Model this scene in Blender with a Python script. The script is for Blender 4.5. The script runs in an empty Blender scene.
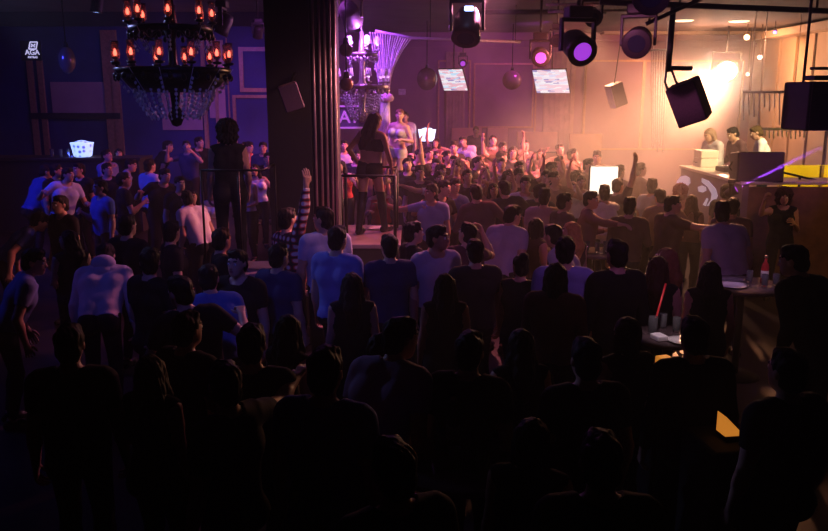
import bpy, bmesh, math, random
import numpy as np
from mathutils import Vector, Matrix, Euler, Quaternion
random.seed(7); np.random.seed(7)
PI = math.pi
scene = bpy.context.scene
COL = scene.collection

# ------------------------------------------------------------------ camera
CAM_H, FPX, PW, PH, YHOR = 3.07, 800.0, 828, 531, 95.0
PITCH = math.atan((PH/2 - YHOR)/FPX)
cam_d = bpy.data.cameras.new('camera'); cam = bpy.data.objects.new('camera', cam_d); COL.objects.link(cam)
cam_d.sensor_width = 36; cam_d.lens = FPX/PW*36; cam_d.clip_end = 200; cam_d.clip_start = 0.05
cam.location = (0, 0, CAM_H); cam.rotation_euler = (PI/2 - PITCH, 0, 0)
scene.camera = cam
def ray(px, py):
    a = (px - PW/2)/FPX; b = (PH/2 - py)/FPX
    c, s = math.cos(PITCH), math.sin(PITCH)
    return Vector((a, c + b*s, -s + b*c))
def P(px, py, Y):            # the place at distance Y down the room seen in that direction
    r = ray(px, py); t = Y/r.y
    return Vector((r.x*t, Y, CAM_H + r.z*t))
def G(px, py, z):            # the place on the level z
    r = ray(px, py); t = (z - CAM_H)/r.z
    return Vector((r.x*t, r.y*t, z))

# ------------------------------------------------------------------ materials
MATS = {}
def mat(name, col, rough=.6, metal=0, emit=None, estr=0, var=.25, scale=14, bump=.0, spec=.5, trans=0, alpha=1):
    if name in MATS: return MATS[name]
    m = bpy.data.materials.new(name); m.use_nodes = True
    nt = m.node_tree; b = nt.nodes['Principled BSDF']
    tc = nt.nodes.new('ShaderNodeTexCoord'); nz = nt.nodes.new('ShaderNodeTexNoise'); nz.inputs['Scale'].default_value = scale
    nz.inputs['Detail'].default_value = 3
    nt.links.new(tc.outputs['Object'], nz.inputs['Vector'])
    rp = nt.nodes.new('ShaderNodeValToRGB')
    rp.color_ramp.elements[0].color = tuple(c*(1-var) for c in col) + (1,)
    rp.color_ramp.elements[1].color = tuple(min(1, c*(1+var)) for c in col) + (1,)
    rp.color_ramp.elements[0].position = .3; rp.color_ramp.elements[1].position = .7
    nt.links.new(nz.outputs['Fac'], rp.inputs['Fac']); nt.links.new(rp.outputs['Color'], b.inputs['Base Color'])
    b.inputs['Roughness'].default_value = rough; b.inputs['Metallic'].default_value = metal
    b.inputs['Specular IOR Level'].default_value = spec
    b.inputs['Transmission Weight'].default_value = trans; b.inputs['Alpha'].default_value = alpha
    if emit: b.inputs['Emission Color'].default_value = emit + (1,); b.inputs['Emission Strength'].default_value = estr
    if bump:
        bp = nt.nodes.new('ShaderNodeBump'); bp.inputs['Strength'].default_value = bump; bp.inputs['Distance'].default_value = .02
        nt.links.new(nz.outputs['Fac'], bp.inputs['Height']); nt.links.new(bp.outputs['Normal'], b.inputs['Normal'])
    MATS[name] = m; return m
def objcol_mat(name, rough, var, scale, bump, spec=.3, sheen=0):   # takes its colour from the object's own colour
    m = bpy.data.materials.new(name); m.use_nodes = True
    nt = m.node_tree; b = nt.nodes['Principled BSDF']
    oi = nt.nodes.new('ShaderNodeObjectInfo'); tc = nt.nodes.new('ShaderNodeTexCoord')
    nz = nt.nodes.new('ShaderNodeTexNoise'); nz.inputs['Scale'].default_value = scale; nz.inputs['Detail'].default_value = 4
    nt.links.new(tc.outputs['Object'], nz.inputs['Vector'])
    mr = nt.nodes.new('ShaderNodeMapRange'); mr.inputs['To Min'].default_value = 1-var; mr.inputs['To Max'].default_value = 1+var
    nt.links.new(nz.outputs['Fac'], mr.inputs['Value'])
    mx = nt.nodes.new('ShaderNodeVectorMath'); mx.operation = 'SCALE'
    nt.links.new(oi.outputs['Color'], mx.inputs[0]); nt.links.new(mr.outputs['Result'], mx.inputs['Scale'])
    nt.links.new(mx.outputs['Vector'], b.inputs['Base Color'])
    b.inputs['Roughness'].default_value = rough; b.inputs['Specular IOR Level'].default_value = spec
    b.inputs['Sheen Weight'].default_value = sheen
    if bump:
        n2 = nt.nodes.new('ShaderNodeTexNoise'); n2.inputs['Scale'].default_value = scale*.6; n2.inputs['Detail'].default_value = 2
        mp = nt.nodes.new('ShaderNodeMapping'); mp.inputs['Scale'].default_value = (1, 1, .45)
        nt.links.new(tc.outputs['Object'], mp.inputs['Vector']); nt.links.new(mp.outputs['Vector'], n2.inputs['Vector'])
        bp = nt.nodes.new('ShaderNodeBump'); bp.inputs['Strength'].default_value = bump; bp.inputs['Distance'].default_value = .03
        nt.links.new(n2.outputs['Fac'], bp.inputs['Height']); nt.links.new(bp.outputs['Normal'], b.inputs['Normal'])
    return m
M_SKIN = objcol_mat('skin', .5, .06, 9, 0, .35)
M_FABRIC = objcol_mat('fabric', .85, .12, 11, .55, .15)
M_HAIR = objcol_mat('hair', .65, .3, 40, .6, .18)
M_SHOE = objcol_mat('shoe_leather', .4, .1, 20, .1)
M_EYEW = mat('eye_white', (.8, .78, .75), .25, var=.02); M_EYEB = mat('eye_dark', (.02, .012, .01), .15, var=.1)
M_LIP = mat('lip', (.35, .12, .11), .4, var=.1); M_BROW = mat('brow', (.03, .02, .015), .8, var=.1)
BLK = mat('black_metal', (.012, .012, .013), .45, .6, var=.2)
MATTE = mat('matte_black', (.012, .011, .012), .8, var=.2)
CHROME = mat('chrome', (.7, .7, .72), .2, 1, var=.05)
GOLD = mat('gilt_moulding', (.55, .33, .2), .4, .3, var=.15)
GLASS = mat('clear_glass', (.9, .92, .95), .05, 0, trans=.9, var=.02)
CRYST = mat('crystal', (.85, .86, .92), .12, .0, trans=.05, var=.03, spec=1)

# ------------------------------------------------------------------ mesh helpers
class MB:
    def __init__(s): s.bm = bmesh.new()
    def _xf(s, vs, loc, rot):
        if rot is not None:
            R = rot.to_matrix() if not isinstance(rot, Matrix) else rot.to_3x3()
            for v in vs: v.co = R @ v.co
        for v in vs: v.co += Vector(loc)
    def box(s, loc, size, rot=None, bev=0):
        r = bmesh.ops.create_cube(s.bm, size=1); vs = r['verts']
        for v in vs: v.co = Vector((v.co.x*size[0], v.co.y*size[1], v.co.z*size[2]))
        if bev:
            es = list({e for v in vs for e in v.link_edges})
            rr = bmesh.ops.bevel(s.bm, geom=es, offset=bev, segments=2, affect='EDGES', profile=.5)
            vs = list({v for f in rr['faces'] for v in f.verts} | {v for v in vs if v.is_valid})
        s._xf(vs, loc, rot); return s
    def bx(s, x0, x1, y0, y1, z0, z1, bev=0):
        return s.box(((x0+x1)/2, (y0+y1)/2, (z0+z1)/2), (abs(x1-x0), abs(y1-y0), abs(z1-z0)), None, bev)
    def tube(s, pts, r, n=8, caps=True):
        pts = [Vector(p) for p in pts]
        rs = r if isinstance(r, (list, tuple)) else [r]*len(pts)
        prev = None; rings = []
        for i, p in enumerate(pts):
            d = (pts[min(i+1, len(pts)-1)] - pts[max(i-1, 0)])
            d = d.normalized() if d.length > 1e-9 else Vector((0, 0, 1))
            if prev is None:
                u = d.orthogonal().normalized()
            else:
                u = (prev - d*prev.dot(d)); u = u.normalized() if u.length > 1e-6 else d.orthogonal().normalized()
            prev = u; w = d.cross(u)
            rings.append([s.bm.verts.new(p + (u*math.cos(2*PI*k/n) + w*math.sin(2*PI*k/n))*rs[i]) for k in range(n)])
        for a, b in zip(rings, rings[1:]):
            for k in range(n): s.bm.faces.new((a[k], a[(k+1) % n], b[(k+1) % n], b[k]))
        if caps: s.bm.faces.new(list(reversed(rings[0]))); s.bm.faces.new(rings[-1])
        return s
    def lathe(s, prof, n=20, loc=(0, 0, 0), rot=None):
        vs = []; rings = []
        for (r, z) in prof:
            if r < 1e-6: v = s.bm.verts.new((0, 0, z)); rings.append([v]); vs.append(v)
            else:
                ring = [s.bm.verts.new((r*math.cos(2*PI*k/n), r*math.sin(2*PI*k/n), z)) for k in range(n)]
                rings.append(ring); vs += ring
        for a, b in zip(rings, rings[1:]):
            for k in range(n):
                if len(a) == 1 and len(b) == 1: continue
                if len(a) == 1: s.bm.faces.new((a[0], b[(k+1) % n], b[k]))
                elif len(b) == 1: s.bm.faces.new((a[k], a[(k+1) % n], b[0]))
                else: s.bm.faces.new((a[k], a[(k+1) % n], b[(k+1) % n], b[k]))
        s._xf(vs, loc, rot); return s
    def sphere(s, loc, r, sub=2, sc=(1, 1, 1)):
        q = bmesh.ops.create_icosphere(s.bm, subdivisions=sub, radius=r)
        for v in q['verts']: v.co = Vector((v.co.x*sc[0], v.co.y*sc[1], v.co.z*sc[2])) + Vector(loc)
        return s
    def prism(s, poly, thick, M):     # polygon in the xy plane of frame M, extruded along its z
        a = [s.bm.verts.new(M @ Vector((x, y, 0))) for x, y in poly]; b = [s.bm.verts.new(M @ Vector((x, y, thick))) for x, y in poly]
        n = len(a); s.bm.faces.new(list(reversed(a))); s.bm.faces.new(b)
        for k in range(n): s.bm.faces.new((a[k], a[(k+1) % n], b[(k+1) % n], b[k]))
        return s
    def build(s, name, m, parent=None, smooth=False, loc=None):
        bmesh.ops.recalc_face_normals(s.bm, faces=s.bm.faces)
        me = bpy.data.meshes.new(name); s.bm.to_mesh(me); s.bm.free()
        for mm in (m if isinstance(m, (list, tuple)) else [m]): me.materials.append(mm)
        if smooth:
            for f in me.polygons: f.use_smooth = True
        return link(name, me, parent, loc)
def floor_at(x, y):          # the floor climbs gently towards the rear
    return 0. if x > 5.0 else .45*min(1, max(0, (y-12)/6))
def link(name, data, parent=None, loc=None):
    o = bpy.data.objects.new(name, data); COL.objects.link(o)
    if parent: o.parent = parent
    if loc is not None: o.location = loc
    return o
def thing(name, label, cat, loc=(0, 0, 0), rot=(0, 0, 0), group=None):
    o = bpy.data.objects.new(name, None); COL.objects.link(o); o.empty_display_size = .1
    o.location = loc; o.rotation_euler = rot; return tag(o, label, cat, group)
def tag(o, label, cat, group=None):
    o['label'] = label; o['category'] = cat
    if group: o['group'] = group
    return o
def struct(name, mb, m, smooth=False):
    o = mb.build(name, m, None, smooth); o['kind'] = 'structure'; return o
def copy_tree(o, parent=None):
    c = o.copy(); COL.objects.link(c); c.parent = parent
    for ch in list(o.children): copy_tree(ch, c)
    return c
def text_mesh(s, size, name='lettering', m=None, parent=None, thick=.006, loc=(0, 0, 0), rot=(PI/2, 0, 0)):
    cu = bpy.data.curves.new(name, 'FONT'); cu.body = s; cu.size = size; cu.extrude = thick; cu.align_x = 'CENTER'; cu.offset = size*.012
    t = bpy.data.objects.new(name, cu); COL.objects.link(t)
    dg = bpy.context.evaluated_depsgraph_get(); me = bpy.data.meshes.new_from_object(t.evaluated_get(dg))
    bpy.data.objects.remove(t); bpy.data.curves.remove(cu)
    me.materials.clear(); me.materials.append(m)
    o = link(name, me, parent); o.location = loc; o.rotation_euler = rot; return o
def aim(v):                # rotation whose +Z points along v
    return Vector(v).to_track_quat('Z', 'Y')
def spot(name, loc, target, power, col, angle, blend=.5, size=.1):
    l = bpy.data.lights.new(name, 'SPOT'); l.energy = power; l.color = col; l.spot_size = math.radians(angle); l.spot_blend = blend
    l.shadow_soft_size = size
    o = link(name, l); o.location = loc
    o.rotation_euler = (Vector(target) - Vector(loc)).to_track_quat('-Z', 'Y').to_euler(); return o
def point(name, loc, power, col, size=.1):
    l = bpy.data.lights.new(name, 'POINT'); l.energy = power; l.color = col; l.shadow_soft_size = size
    o = link(name, l); o.location = loc; return o
# ------------------------------------------------------------------ people
def surface_nets(F, org, h):
    S = F < 0
    nx, ny, nz = F.shape
    offs = [(a, b, c) for a in (0, 1) for b in (0, 1) for c in (0, 1)]
    cnt = sum(S[a:nx-1+a, b:ny-1+b, c:nz-1+c].astype(np.int8) for a, b, c in offs)
    I = np.argwhere((cnt > 0) & (cnt < 8))
    acc = np.zeros((len(I), 3)); num = np.zeros(len(I))
    for i, o1 in enumerate(offs):
        for o2 in offs[i+1:]:
            if sum(abs(p-q) for p, q in zip(o1, o2)) != 1: continue
            f1 = F[I[:, 0]+o1[0], I[:, 1]+o1[1], I[:, 2]+o1[2]]; f2 = F[I[:, 0]+o2[0], I[:, 1]+o2[1], I[:, 2]+o2[2]]
            m = (f1 < 0) != (f2 < 0)
            t = np.where(m, f1/np.where(m, f1-f2, 1), 0)
            p = np.array(o1) + t[:, None]*(np.array(o2) - np.array(o1))
            acc += np.where(m[:, None], p, 0); num += m
    V = org + h*(I + acc/num[:, None])
    idx = -np.ones(cnt.shape, np.int64); idx[I[:, 0], I[:, 1], I[:, 2]] = np.arange(len(I))
    Q = []
    for ax in range(3):
        b, c = (ax+1) % 3, (ax+2) % 3
        s0 = [slice(None)]*3; s1 = [slice(None)]*3
        s0[ax] = slice(0, -1); s1[ax] = slice(1, None)
        A = S[tuple(s0)]; B = S[tuple(s1)]
        E = np.argwhere(A != B); E = E[(E[:, b] > 0) & (E[:, c] > 0) & (E[:, b] < F.shape[b]-1) & (E[:, c] < F.shape[c]-1)]
        fl = A[E[:, 0], E[:, 1], E[:, 2]]
        def g(db, dc):
            k = E.copy(); k[:, b] += db; k[:, c] += dc; return idx[k[:, 0], k[:, 1], k[:, 2]]
        q = np.stack([g(-1, -1), g(0, -1), g(0, 0), g(-1, 0)], 1)
        q[~fl] = q[~fl][:, ::-1]
        Q.append(q)
    Q = np.concatenate(Q); return V, Q[(Q >= 0).all(1)]

class SDF:
    def __init__(s): s.pr = []
    def cone(s, a, b, ra, rb, tag='', k=.02): s.pr.append(('c', np.array(a, float), np.array(b, float), ra, rb, tag, k, 1))
    def ell(s, c, r, R=None, tag='', k=.02, sign=1): s.pr.append(('e', np.array(c, float), np.array(r, float), np.eye(3) if R is None else np.array(R), 0, tag, k, sign))
    @staticmethod
    def dist(p, X):
        if p[0] == 'c':
            a, b, ra, rb = p[1:5]; ab = b - a; L = max(ab.dot(ab), 1e-9)
            t = np.clip(((X - a) @ ab)/L, 0, 1)
            d = np.linalg.norm(X - a - t[..., None]*ab, axis=-1) - (ra + (rb-ra)*t)
            return d, t
        c, r, R = p[1:4]; q = (X - c) @ R
        k0 = np.linalg.norm(q/r, axis=-1); k1 = np.linalg.norm(q/(r*r), axis=-1)
        return k0*(k0-1)/np.maximum(k1, 1e-9), np.zeros(k0.shape)
    def bbox(s, p):
        if p[0] == 'c': return np.minimum(p[1]-p[3], p[2]-p[4]), np.maximum(p[1]+p[3], p[2]+p[4])
        m = max(p[2]); return p[1]-m, p[1]+m
    def mesh(s, h):
        bb = [s.bbox(p) for p in s.pr if p[7] > 0]
        lo = np.min([b[0] for b in bb], 0) - 3*h; hi = np.max([b[1] for b in bb], 0) + 3*h
        n = np.ceil((hi-lo)/h).astype(int) + 1
        F = np.full(n, .2)
        for p in s.pr:
            l, u = s.bbox(p); mar = .07
            i0 = np.maximum(np.floor((l-mar-lo)/h).astype(int), 0); i1 = np.minimum(np.ceil((u+mar-lo)/h).astype(int)+1, n)
            gx = [lo[a] + h*np.arange(i0[a], i1[a]) for a in range(3)]
            X = np.stack(np.meshgrid(*gx, indexing='ij'), -1)
            d, _ = s.dist(p, X); k = p[6]
            sl = tuple(slice(i0[a], i1[a]) for a in range(3)); f = F[sl]
            if p[7] > 0:
                w = np.clip(.5 + .5*(f-d)/k, 0, 1); F[sl] = f*(1-w) + d*w - k*w*(1-w)
            else:
                w = np.clip(.5 - .5*(f+d)/k, 0, 1); F[sl] = f*(1-w) - d*w + k*w*(1-w)
        return surface_nets(F, lo, h)

def mk_mesh(name, V, faces, mats, mi=None, smooth=True):
    me = bpy.data.meshes.new(name)
    faces = [list(map(int, f)) for f in faces]
    me.from_pydata([tuple(v) for v in V], [], faces)
    for m in mats: me.materials.append(m)
    if mi is not None: me.polygons.foreach_set('material_index', np.array(mi, np.int32))
    me.polygons.foreach_set('use_smooth', np.ones(len(faces), bool))
    me.update(); return me
def vnormals(V, Q):
    n = np.cross(V[Q[:, 2]]-V[Q[:, 0]], V[Q[:, 3]]-V[Q[:, 1]])
    N = np.zeros_like(V)
    for k in range(4): np.add.at(N, Q[:, k], n)
    return N/np.maximum(np.linalg.norm(N, axis=1), 1e-12)[:, None]
def relax(V, Q, it, w=.5):
    n = len(V); deg = np.zeros(n)
    E = np.concatenate([Q[:, [0, 1]], Q[:, [1, 2]], Q[:, [2, 3]], Q[:, [3, 0]]])
    np.add.at(deg, E[:, 0], 1); np.add.at(deg, E[:, 1], 1)
    for _ in range(it):
        A = np.zeros_like(V); np.add.at(A, E[:, 0], V[E[:, 1]]); np.add.at(A, E[:, 1], V[E[:, 0]])
        V = V*(1-w) + w*A/np.maximum(deg, 1)[:, None]
    return V
def shell(V, Q, N, vmask, off, it, name, m):
    """a garment: the chosen part of the body lifted off the skin, hemmed back to it at its borders"""
    q = Q[vmask[Q].all(1)]
    if len(q) == 0: return None
    used = np.unique(q); mp = -np.ones(len(V), np.int64); mp[used] = np.arange(len(used)); q = mp[q]
    v = V[used] + N[used]*(off[used] if isinstance(off, np.ndarray) else off)[..., None] if isinstance(off, np.ndarray) else V[used] + N[used]*off
    base = V[used]; nn = N[used]
    v = relax(v, q, it)
    lift = ((v - base)*nn).sum(1); low = np.maximum(.006 - lift, 0); v = v + nn*low[:, None]
    E = np.concatenate([q[:, [0, 1]], q[:, [1, 2]], q[:, [2, 3]], q[:, [3, 0]]])
    key = np.sort(E, 1); u, inv, c = np.unique(key, axis=0, return_inverse=True, return_counts=True)
    be = E[c[inv.ravel()] == 1]
    bv = np.unique(be); im = {b: len(v)+i for i, b in enumerate(bv)}
    V2 = np.concatenate([v, base[bv] - nn[bv]*.004])
    F = [tuple(f) for f in q] + [(b, a, im[a], im[b]) for a, b in be]
    return mk_mesh(name, V2, F, [m])
def rx(a): c, s = math.cos(a), math.sin(a); return np.array([[1, 0, 0], [0, c, -s], [0, s, c]])
def ry(a): c, s = math.cos(a), math.sin(a); return np.array([[c, 0, s], [0, 1, 0], [-s, 0, c]])
def rz(a): c, s = math.cos(a), math.sin(a); return np.array([[c, -s, 0], [s, c, 0], [0, 0, 1]])
def nrm(v): v = np.array(v, float); return v/np.linalg.norm(v)

POSES = {}
def make_pose(key, fem=False, lean=0, side=0, twist=0, yaw=0, nod=0, la=None, ra=None, ll=None, rl=None, curl=.5, sleeve=.62, legs_bare=False, long_sleeve=None):
    """front is +Y. la / ra: (upper arm direction, forearm direction) with x meaning outwards; lean forward, side and head yaw in degrees"""
    D = math.radians
    sw, hw, wa = (.165, .095, .085) if fem else (.195, .085, .1)
    S = SDF()
    Rt = rz(D(twist)) @ rx(-D(lean)) @ ry(D(side))
    pel = np.array([0, 0, .95])
    T = lambda x, y, z: pel + Rt @ np.array([x, y, z])
    # torso: z measured from the pelvis
    pw = .098 if fem else .088
    for sx in (-1, 1):
        S.cone((sx*pw*.75, -.01, .93), T(sx*.07, .005, .06), .108 if fem else .1, .1, 'pelvis', .03)
        S.cone(T(sx*.07, .005, .06), T(sx*wa*.75, .01, .17), .1, .083 if fem else .098, 'torso', .03)
        S.cone(T(sx*wa*.75, .01, .17), T(sx*.092, .005, .34), .085 if fem else .098, .1 if fem else .115, 'torso', .03)
        S.cone(T(sx*.092, 0, .34), T(sx*.1, -.012, .45), .1 if fem else .113, .075, 'torso', .03)
        S.cone(T(sx*.05, -.02, .50), T(sx*(sw-.02), -.012, .475), .06, .058, 'torso', .035)
        S.ell(T(sx*.085, .05 if not fem else .105, .36), (.09, .055, .085) if not fem else (.062, .066, .062), Rt, 'torso', .03)
        S.ell((sx*.085, -.075, .9), (.085, .075, .095), None, 'pelvis', .03)
    S.cone(T(0, (.0 if fem else .012), .15), T(0, (-.01 if fem else .01), .44), .1 if fem else .113, .085 if fem else .088, 'torso', .03)
    # neck and head
    nb = T(0, -.02, .52)
    Rh = Rt @ np.linalg.inv(rx(-D(lean*.75))) @ rz(D(yaw)) @ rx(-D(nod))
    hc = nb + Rt @ np.array([0, .015, .07]) + Rh @ np.array([0, .02, .095])
    H = lambda x, y, z: hc + Rh @ np.array([x, y, z])
    S.cone(nb, H(0, -.02, -.06), .058 if not fem else .049, .053 if not fem else .045, 'neck', .03)
    hs = 1 if not fem else .95
    S.ell(H(0, -.012, .03), np.array((.077, .098, .088))*hs, Rh, 'head', .02)
    S.ell(H(0, .028, -.03), np.array((.064, .07, .085))*hs, Rh, 'head', .025)
    S.ell(H(0, .052, -.083), np.array((.036, .042, .032))*hs, Rh, 'head', .025)
    S.cone(H(-.033, .085, .032), H(.033, .085, .032), .012, .012, 'head', .02)
    for sx in (-1, 1):
        S.ell(H(sx*.031, .101*hs, .008), (.017, .014, .012), Rh, 'head', .012, -1)
        S.ell(H(sx*.077*hs, -.008, -.005), (.011, .02, .032), Rh, 'head', .008)
    S.cone(H(0, .094*hs, .012), H(0, .112*hs, -.026), .007, .0125, 'head', .012)
    S.cone(H(-.016, .094*hs, -.058), H(.016, .094*hs, -.058), .008, .008, 'head', .008)
    # arms
    tubes = []
    for sx, arm in ((-1, la), (1, ra)):
        u, f = arm if arm else ((.16, 0, -1), (.1, .22, -1))
        u = nrm(Rt @ np.array([u[0]*sx, u[1], u[2]])); f = nrm(Rt @ np.array([f[0]*sx, f[1], f[2]]))
        s0 = T(sx*sw, -.012, .465 + max(0, u[2])*.05); ls = .93 if fem else 1
        e = s0 + u*.30*ls; w = e + f*.255*ls
        rr = .82 if fem else 1
        g = 'l' if sx < 0 else 'r'
        S.cone(s0, s0 + u*.1, .06*rr, .056*rr, 'shoul', .035); S.cone(s0, e, .057*rr, .043*rr, 'uparm', .02)
        S.cone(e, e + f*.09, .044*rr, .045*rr, 'farm0', .015); S.cone(e + f*.05, w, .044*rr, .028*rr, 'farm', .015)
        # hand
        inw = np.array([-sx, 0., 0.]) @ Rt.T if abs(f[2]) > .5 else np.array([0, 0, -1.])
        n = inw - f*inw.dot(f); n = nrm(n); s_ = np.cross(f, n)
        if s_.dot(Rt @ np.array([0, 1, 0])) < 0 and abs(f[1]) < .8: s_ = -s_     # thumb side forward
        for q in (-.024, 0, .024):
            S.cone(w + f*.02 + s_*q*.7, w + f*.085 + s_*q, .017, .0145, 'hand', .012)
        fl = [.062, .08, .086, .076]
        for i, q in enumerate((-.033, -.011, .011, .033)):
            L = fl[i]; p0 = w + f*.08 + s_*q; pts = [p0]; a = 0.12
            for seg, fr in enumerate((.25, .42, .32, .26)):
                a += curl*(.25 if seg == 0 else .85); dd = f*math.cos(a) + n*math.sin(a) + s_*q*1.2
                pts.append(pts[-1] + nrm(dd)*L*fr)
            tubes.append((pts, [.0095, .0092, .0085, .0078, .0055]))
        p0 = w + f*.03 + s_*.028; d1 = nrm(f*.6 + s_*.75 + n*.3); d2 = nrm(f*.9 + s_*.3 + n*.4)
        tubes.append(([p0, p0 + d1*.03, p0 + d1*.03 + d2*.03, p0 + d1*.03 + d2*.055], [.013, .012, .0105, .007]))
    # legs
    for sx, leg in ((-1, ll), (1, rl)):
        foot, fang = leg if leg else ((.11, .0), 8)
        hip = np.array([sx*pw, 0, .92]); ank = np.array([sx*foot[0], foot[1]-.03, .085])
        mid = (hip + ank)/2; L = np.linalg.norm(hip-ank); bend = math.sqrt(max(.84**2 - L*L, 0))*.5
        kn = mid + np.array([0, .03 + bend, .03])
        S.cone(hip, kn, .088 if not fem else .09, .056, 'thigh', .03); S.cone(kn, kn + (ank-kn)*.35, .054, .057, 'shin', .02)
        S.cone(kn + (ank-kn)*.3, ank, .056, .036, 'shin', .02)
        fd = rz(-sx*D(fang)) @ np.array([0, 1, 0])
        S.cone(ank - fd*.04 + np.array([0, 0, -.045]), ank + fd*.08 + np.array([0, 0, -.04]), .038, .042, 'foot', .02)
        S.cone(ank + fd*.08 + np.array([0, 0, -.042]), ank + fd*.165 + np.array([0, 0, -.05]), .042, .03, 'foot', .02)
        S.cone(ank + np.array([0, 0, .02]), ank + np.array([0, 0, -.03]), .036, .038, 'foot', .02)
    V, Q = S.mesh(.0105)
    V = relax(V, Q, 1, .35)
    V[:, 2] = np.maximum(V[:, 2], .004)
    N = vnormals(V, Q)
    best = np.full(len(V), 9.); tg = np.zeros(len(V), object); tt = np.zeros(len(V))
    for p in S.pr:
        if p[7] < 0: continue
        d, t = S.dist(p, V); m = d < best; best[m] = d[m]; tg[m] = p[5]; tt[m] = t[m]
    zt = (V - pel) @ Rt[:, 2]
    # garments
    isin = lambda *a: np.isin(tg, a)
    out = {}
    body_t = isin('torso', 'pelvis', 'thigh') & (zt > -.06) & ~isin('thigh')
    body_t |= isin('neck') & (zt < .54)
    collar = np.linalg.norm(V - (nb + Rt @ np.array([0, .03, .035])), axis=1) > .082
    for nm, am in (('short', isin('shoul') | (isin('uparm') & (tt < sleeve))), ('long', isin('shoul', 'uparm', 'farm0') | (isin('farm') & (tt < .9)))):
        vm = (body_t & collar) | am
        off = np.where(isin('torso', 'pelvis'), .018, .011)
        out['shirt_'+nm] = shell(V, Q, N, vm, off, 7, 'shirt', M_FABRIC)
    if fem:
        zt2 = (V - pel) @ Rt[:, 2]
        vm = body_t & (zt > -.06) & (zt2 < (.49 if key in ('f_dance', 'f_cheer') else .57)) & collar
        out['top'] = shell(V, Q, N, vm, .009, 3, 'top', M_FABRIC)
        out['crop'] = shell(V, Q, N, isin('torso') & (zt2 < .44) & (zt2 > .25), .008, 2, 'top', M_FABRIC)
        out['shorts'] = shell(V, Q, N, isin('pelvis') | (isin('thigh') & (V[:, 2] > .83) & (zt < .06)), .007, 2, 'shorts', M_FABRIC)
        out['boots'] = shell(V, Q, N, (isin('shin', 'foot', 'thigh') & (V[:, 2] < .62)), .009, 2, 'boots', M_SHOE)
    out['trousers'] = shell(V, Q, N, (isin('pelvis', 'thigh') & (zt < .05)) | (isin('shin') & (V[:, 2] > .1)), .011, 5, 'trousers', M_FABRIC)
    out['shoes'] = []
    for sx in (-1, 1):
        out['shoes'].append(shell(V, Q, N, isin('foot') & (V[:, 0]*sx > 0) & (V[:, 2] < .11), .008, 2, 'shoe', M_SHOE))
    # body mesh: skin + fingers + eyes, lips, brows
    Vl = [V]; F = [tuple(f) for f in Q]; base = len(V)
    L = (V - hc) @ Rh
    lipv = isin('head') & (np.abs(L[:, 0]) < .025) & (np.abs(L[:, 2] + .058) < .0105) & (L[:, 1] > .075)
    brv = isin('head') & (np.abs(L[:, 0]) > .012) & (np.abs(L[:, 0]) < .05) & (np.abs(L[:, 2] - .036) < .008) & (L[:, 1] > .06)
    lf = lipv[Q].sum(1) >= 3; bf = brv[Q].sum(1) >= 3
    mi = [3 if a else 4 if b else 0 for a, b in zip(lf, bf)]
    for pts, rs in tubes:
        pts = [np.array(p) for p in pts]; n = 6; prev = None; st = base
        for i, p in enumerate(pts):
            d = nrm(pts[min(i+1, len(pts)-1)] - pts[max(i-1, 0)])
            if prev is None: prev = np.array(Vector(d).orthogonal().normalized())
            u = nrm(prev - d*prev.dot(d)); prev = u; w_ = np.cross(d, u)
            Vl.append(np.array([p + (u*math.cos(2*PI*k/n) + w_*math.sin(2*PI*k/n))*rs[i] for k in range(n)])); base += n
        for i in range(len(pts)-1):
            a = st + i*n; b = a + n
            for k in range(n): F.append((a+k, a+(k+1) % n, b+(k+1) % n, b+k)); mi.append(0)
        F.append(tuple(range(st+n-1, st-1, -1))); mi.append(0)
        e = pts[-1] + nrm(pts[-1]-pts[-2])*.004; Vl.append(e[None]); tip = base; base += 1
        a = st + (len(pts)-1)*n
        for k in range(n): F.append((a+k, a+(k+1) % n, tip)); mi.append(0)
    for sx in (-1, 1):
        for (c, r, m_) in (((sx*.031, .084*hs, .008), .0135, 1), ((sx*.031, .0925*hs, .008), .0065, 2)):
            bmq = bmesh.new(); bmesh.ops.create_icosphere(bmq, subdivisions=2, radius=r)
            bmq.verts.index_update()
            Vl.append(np.array([H(*(np.array(c) + np.array(v.co))) for v in bmq.verts]))
            for f in bmq.faces: F.append(tuple(base + v.index for v in f.verts)); mi.append(m_)
            base += len(bmq.verts); bmq.free()
    out['body'] = mk_mesh('body', np.concatenate(Vl), F, [M_SKIN, M_EYEW, M_EYEB, M_LIP, M_BROW], mi)
    Mh = Matrix([list(Rh[i]) + [hc[i]] for i in range(3)] + [[0, 0, 0, 1]])
    out['head_M'] = Mh; out['hc'] = hc; out['fem'] = fem; out['hs'] = hs
    POSES[key] = out

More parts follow.
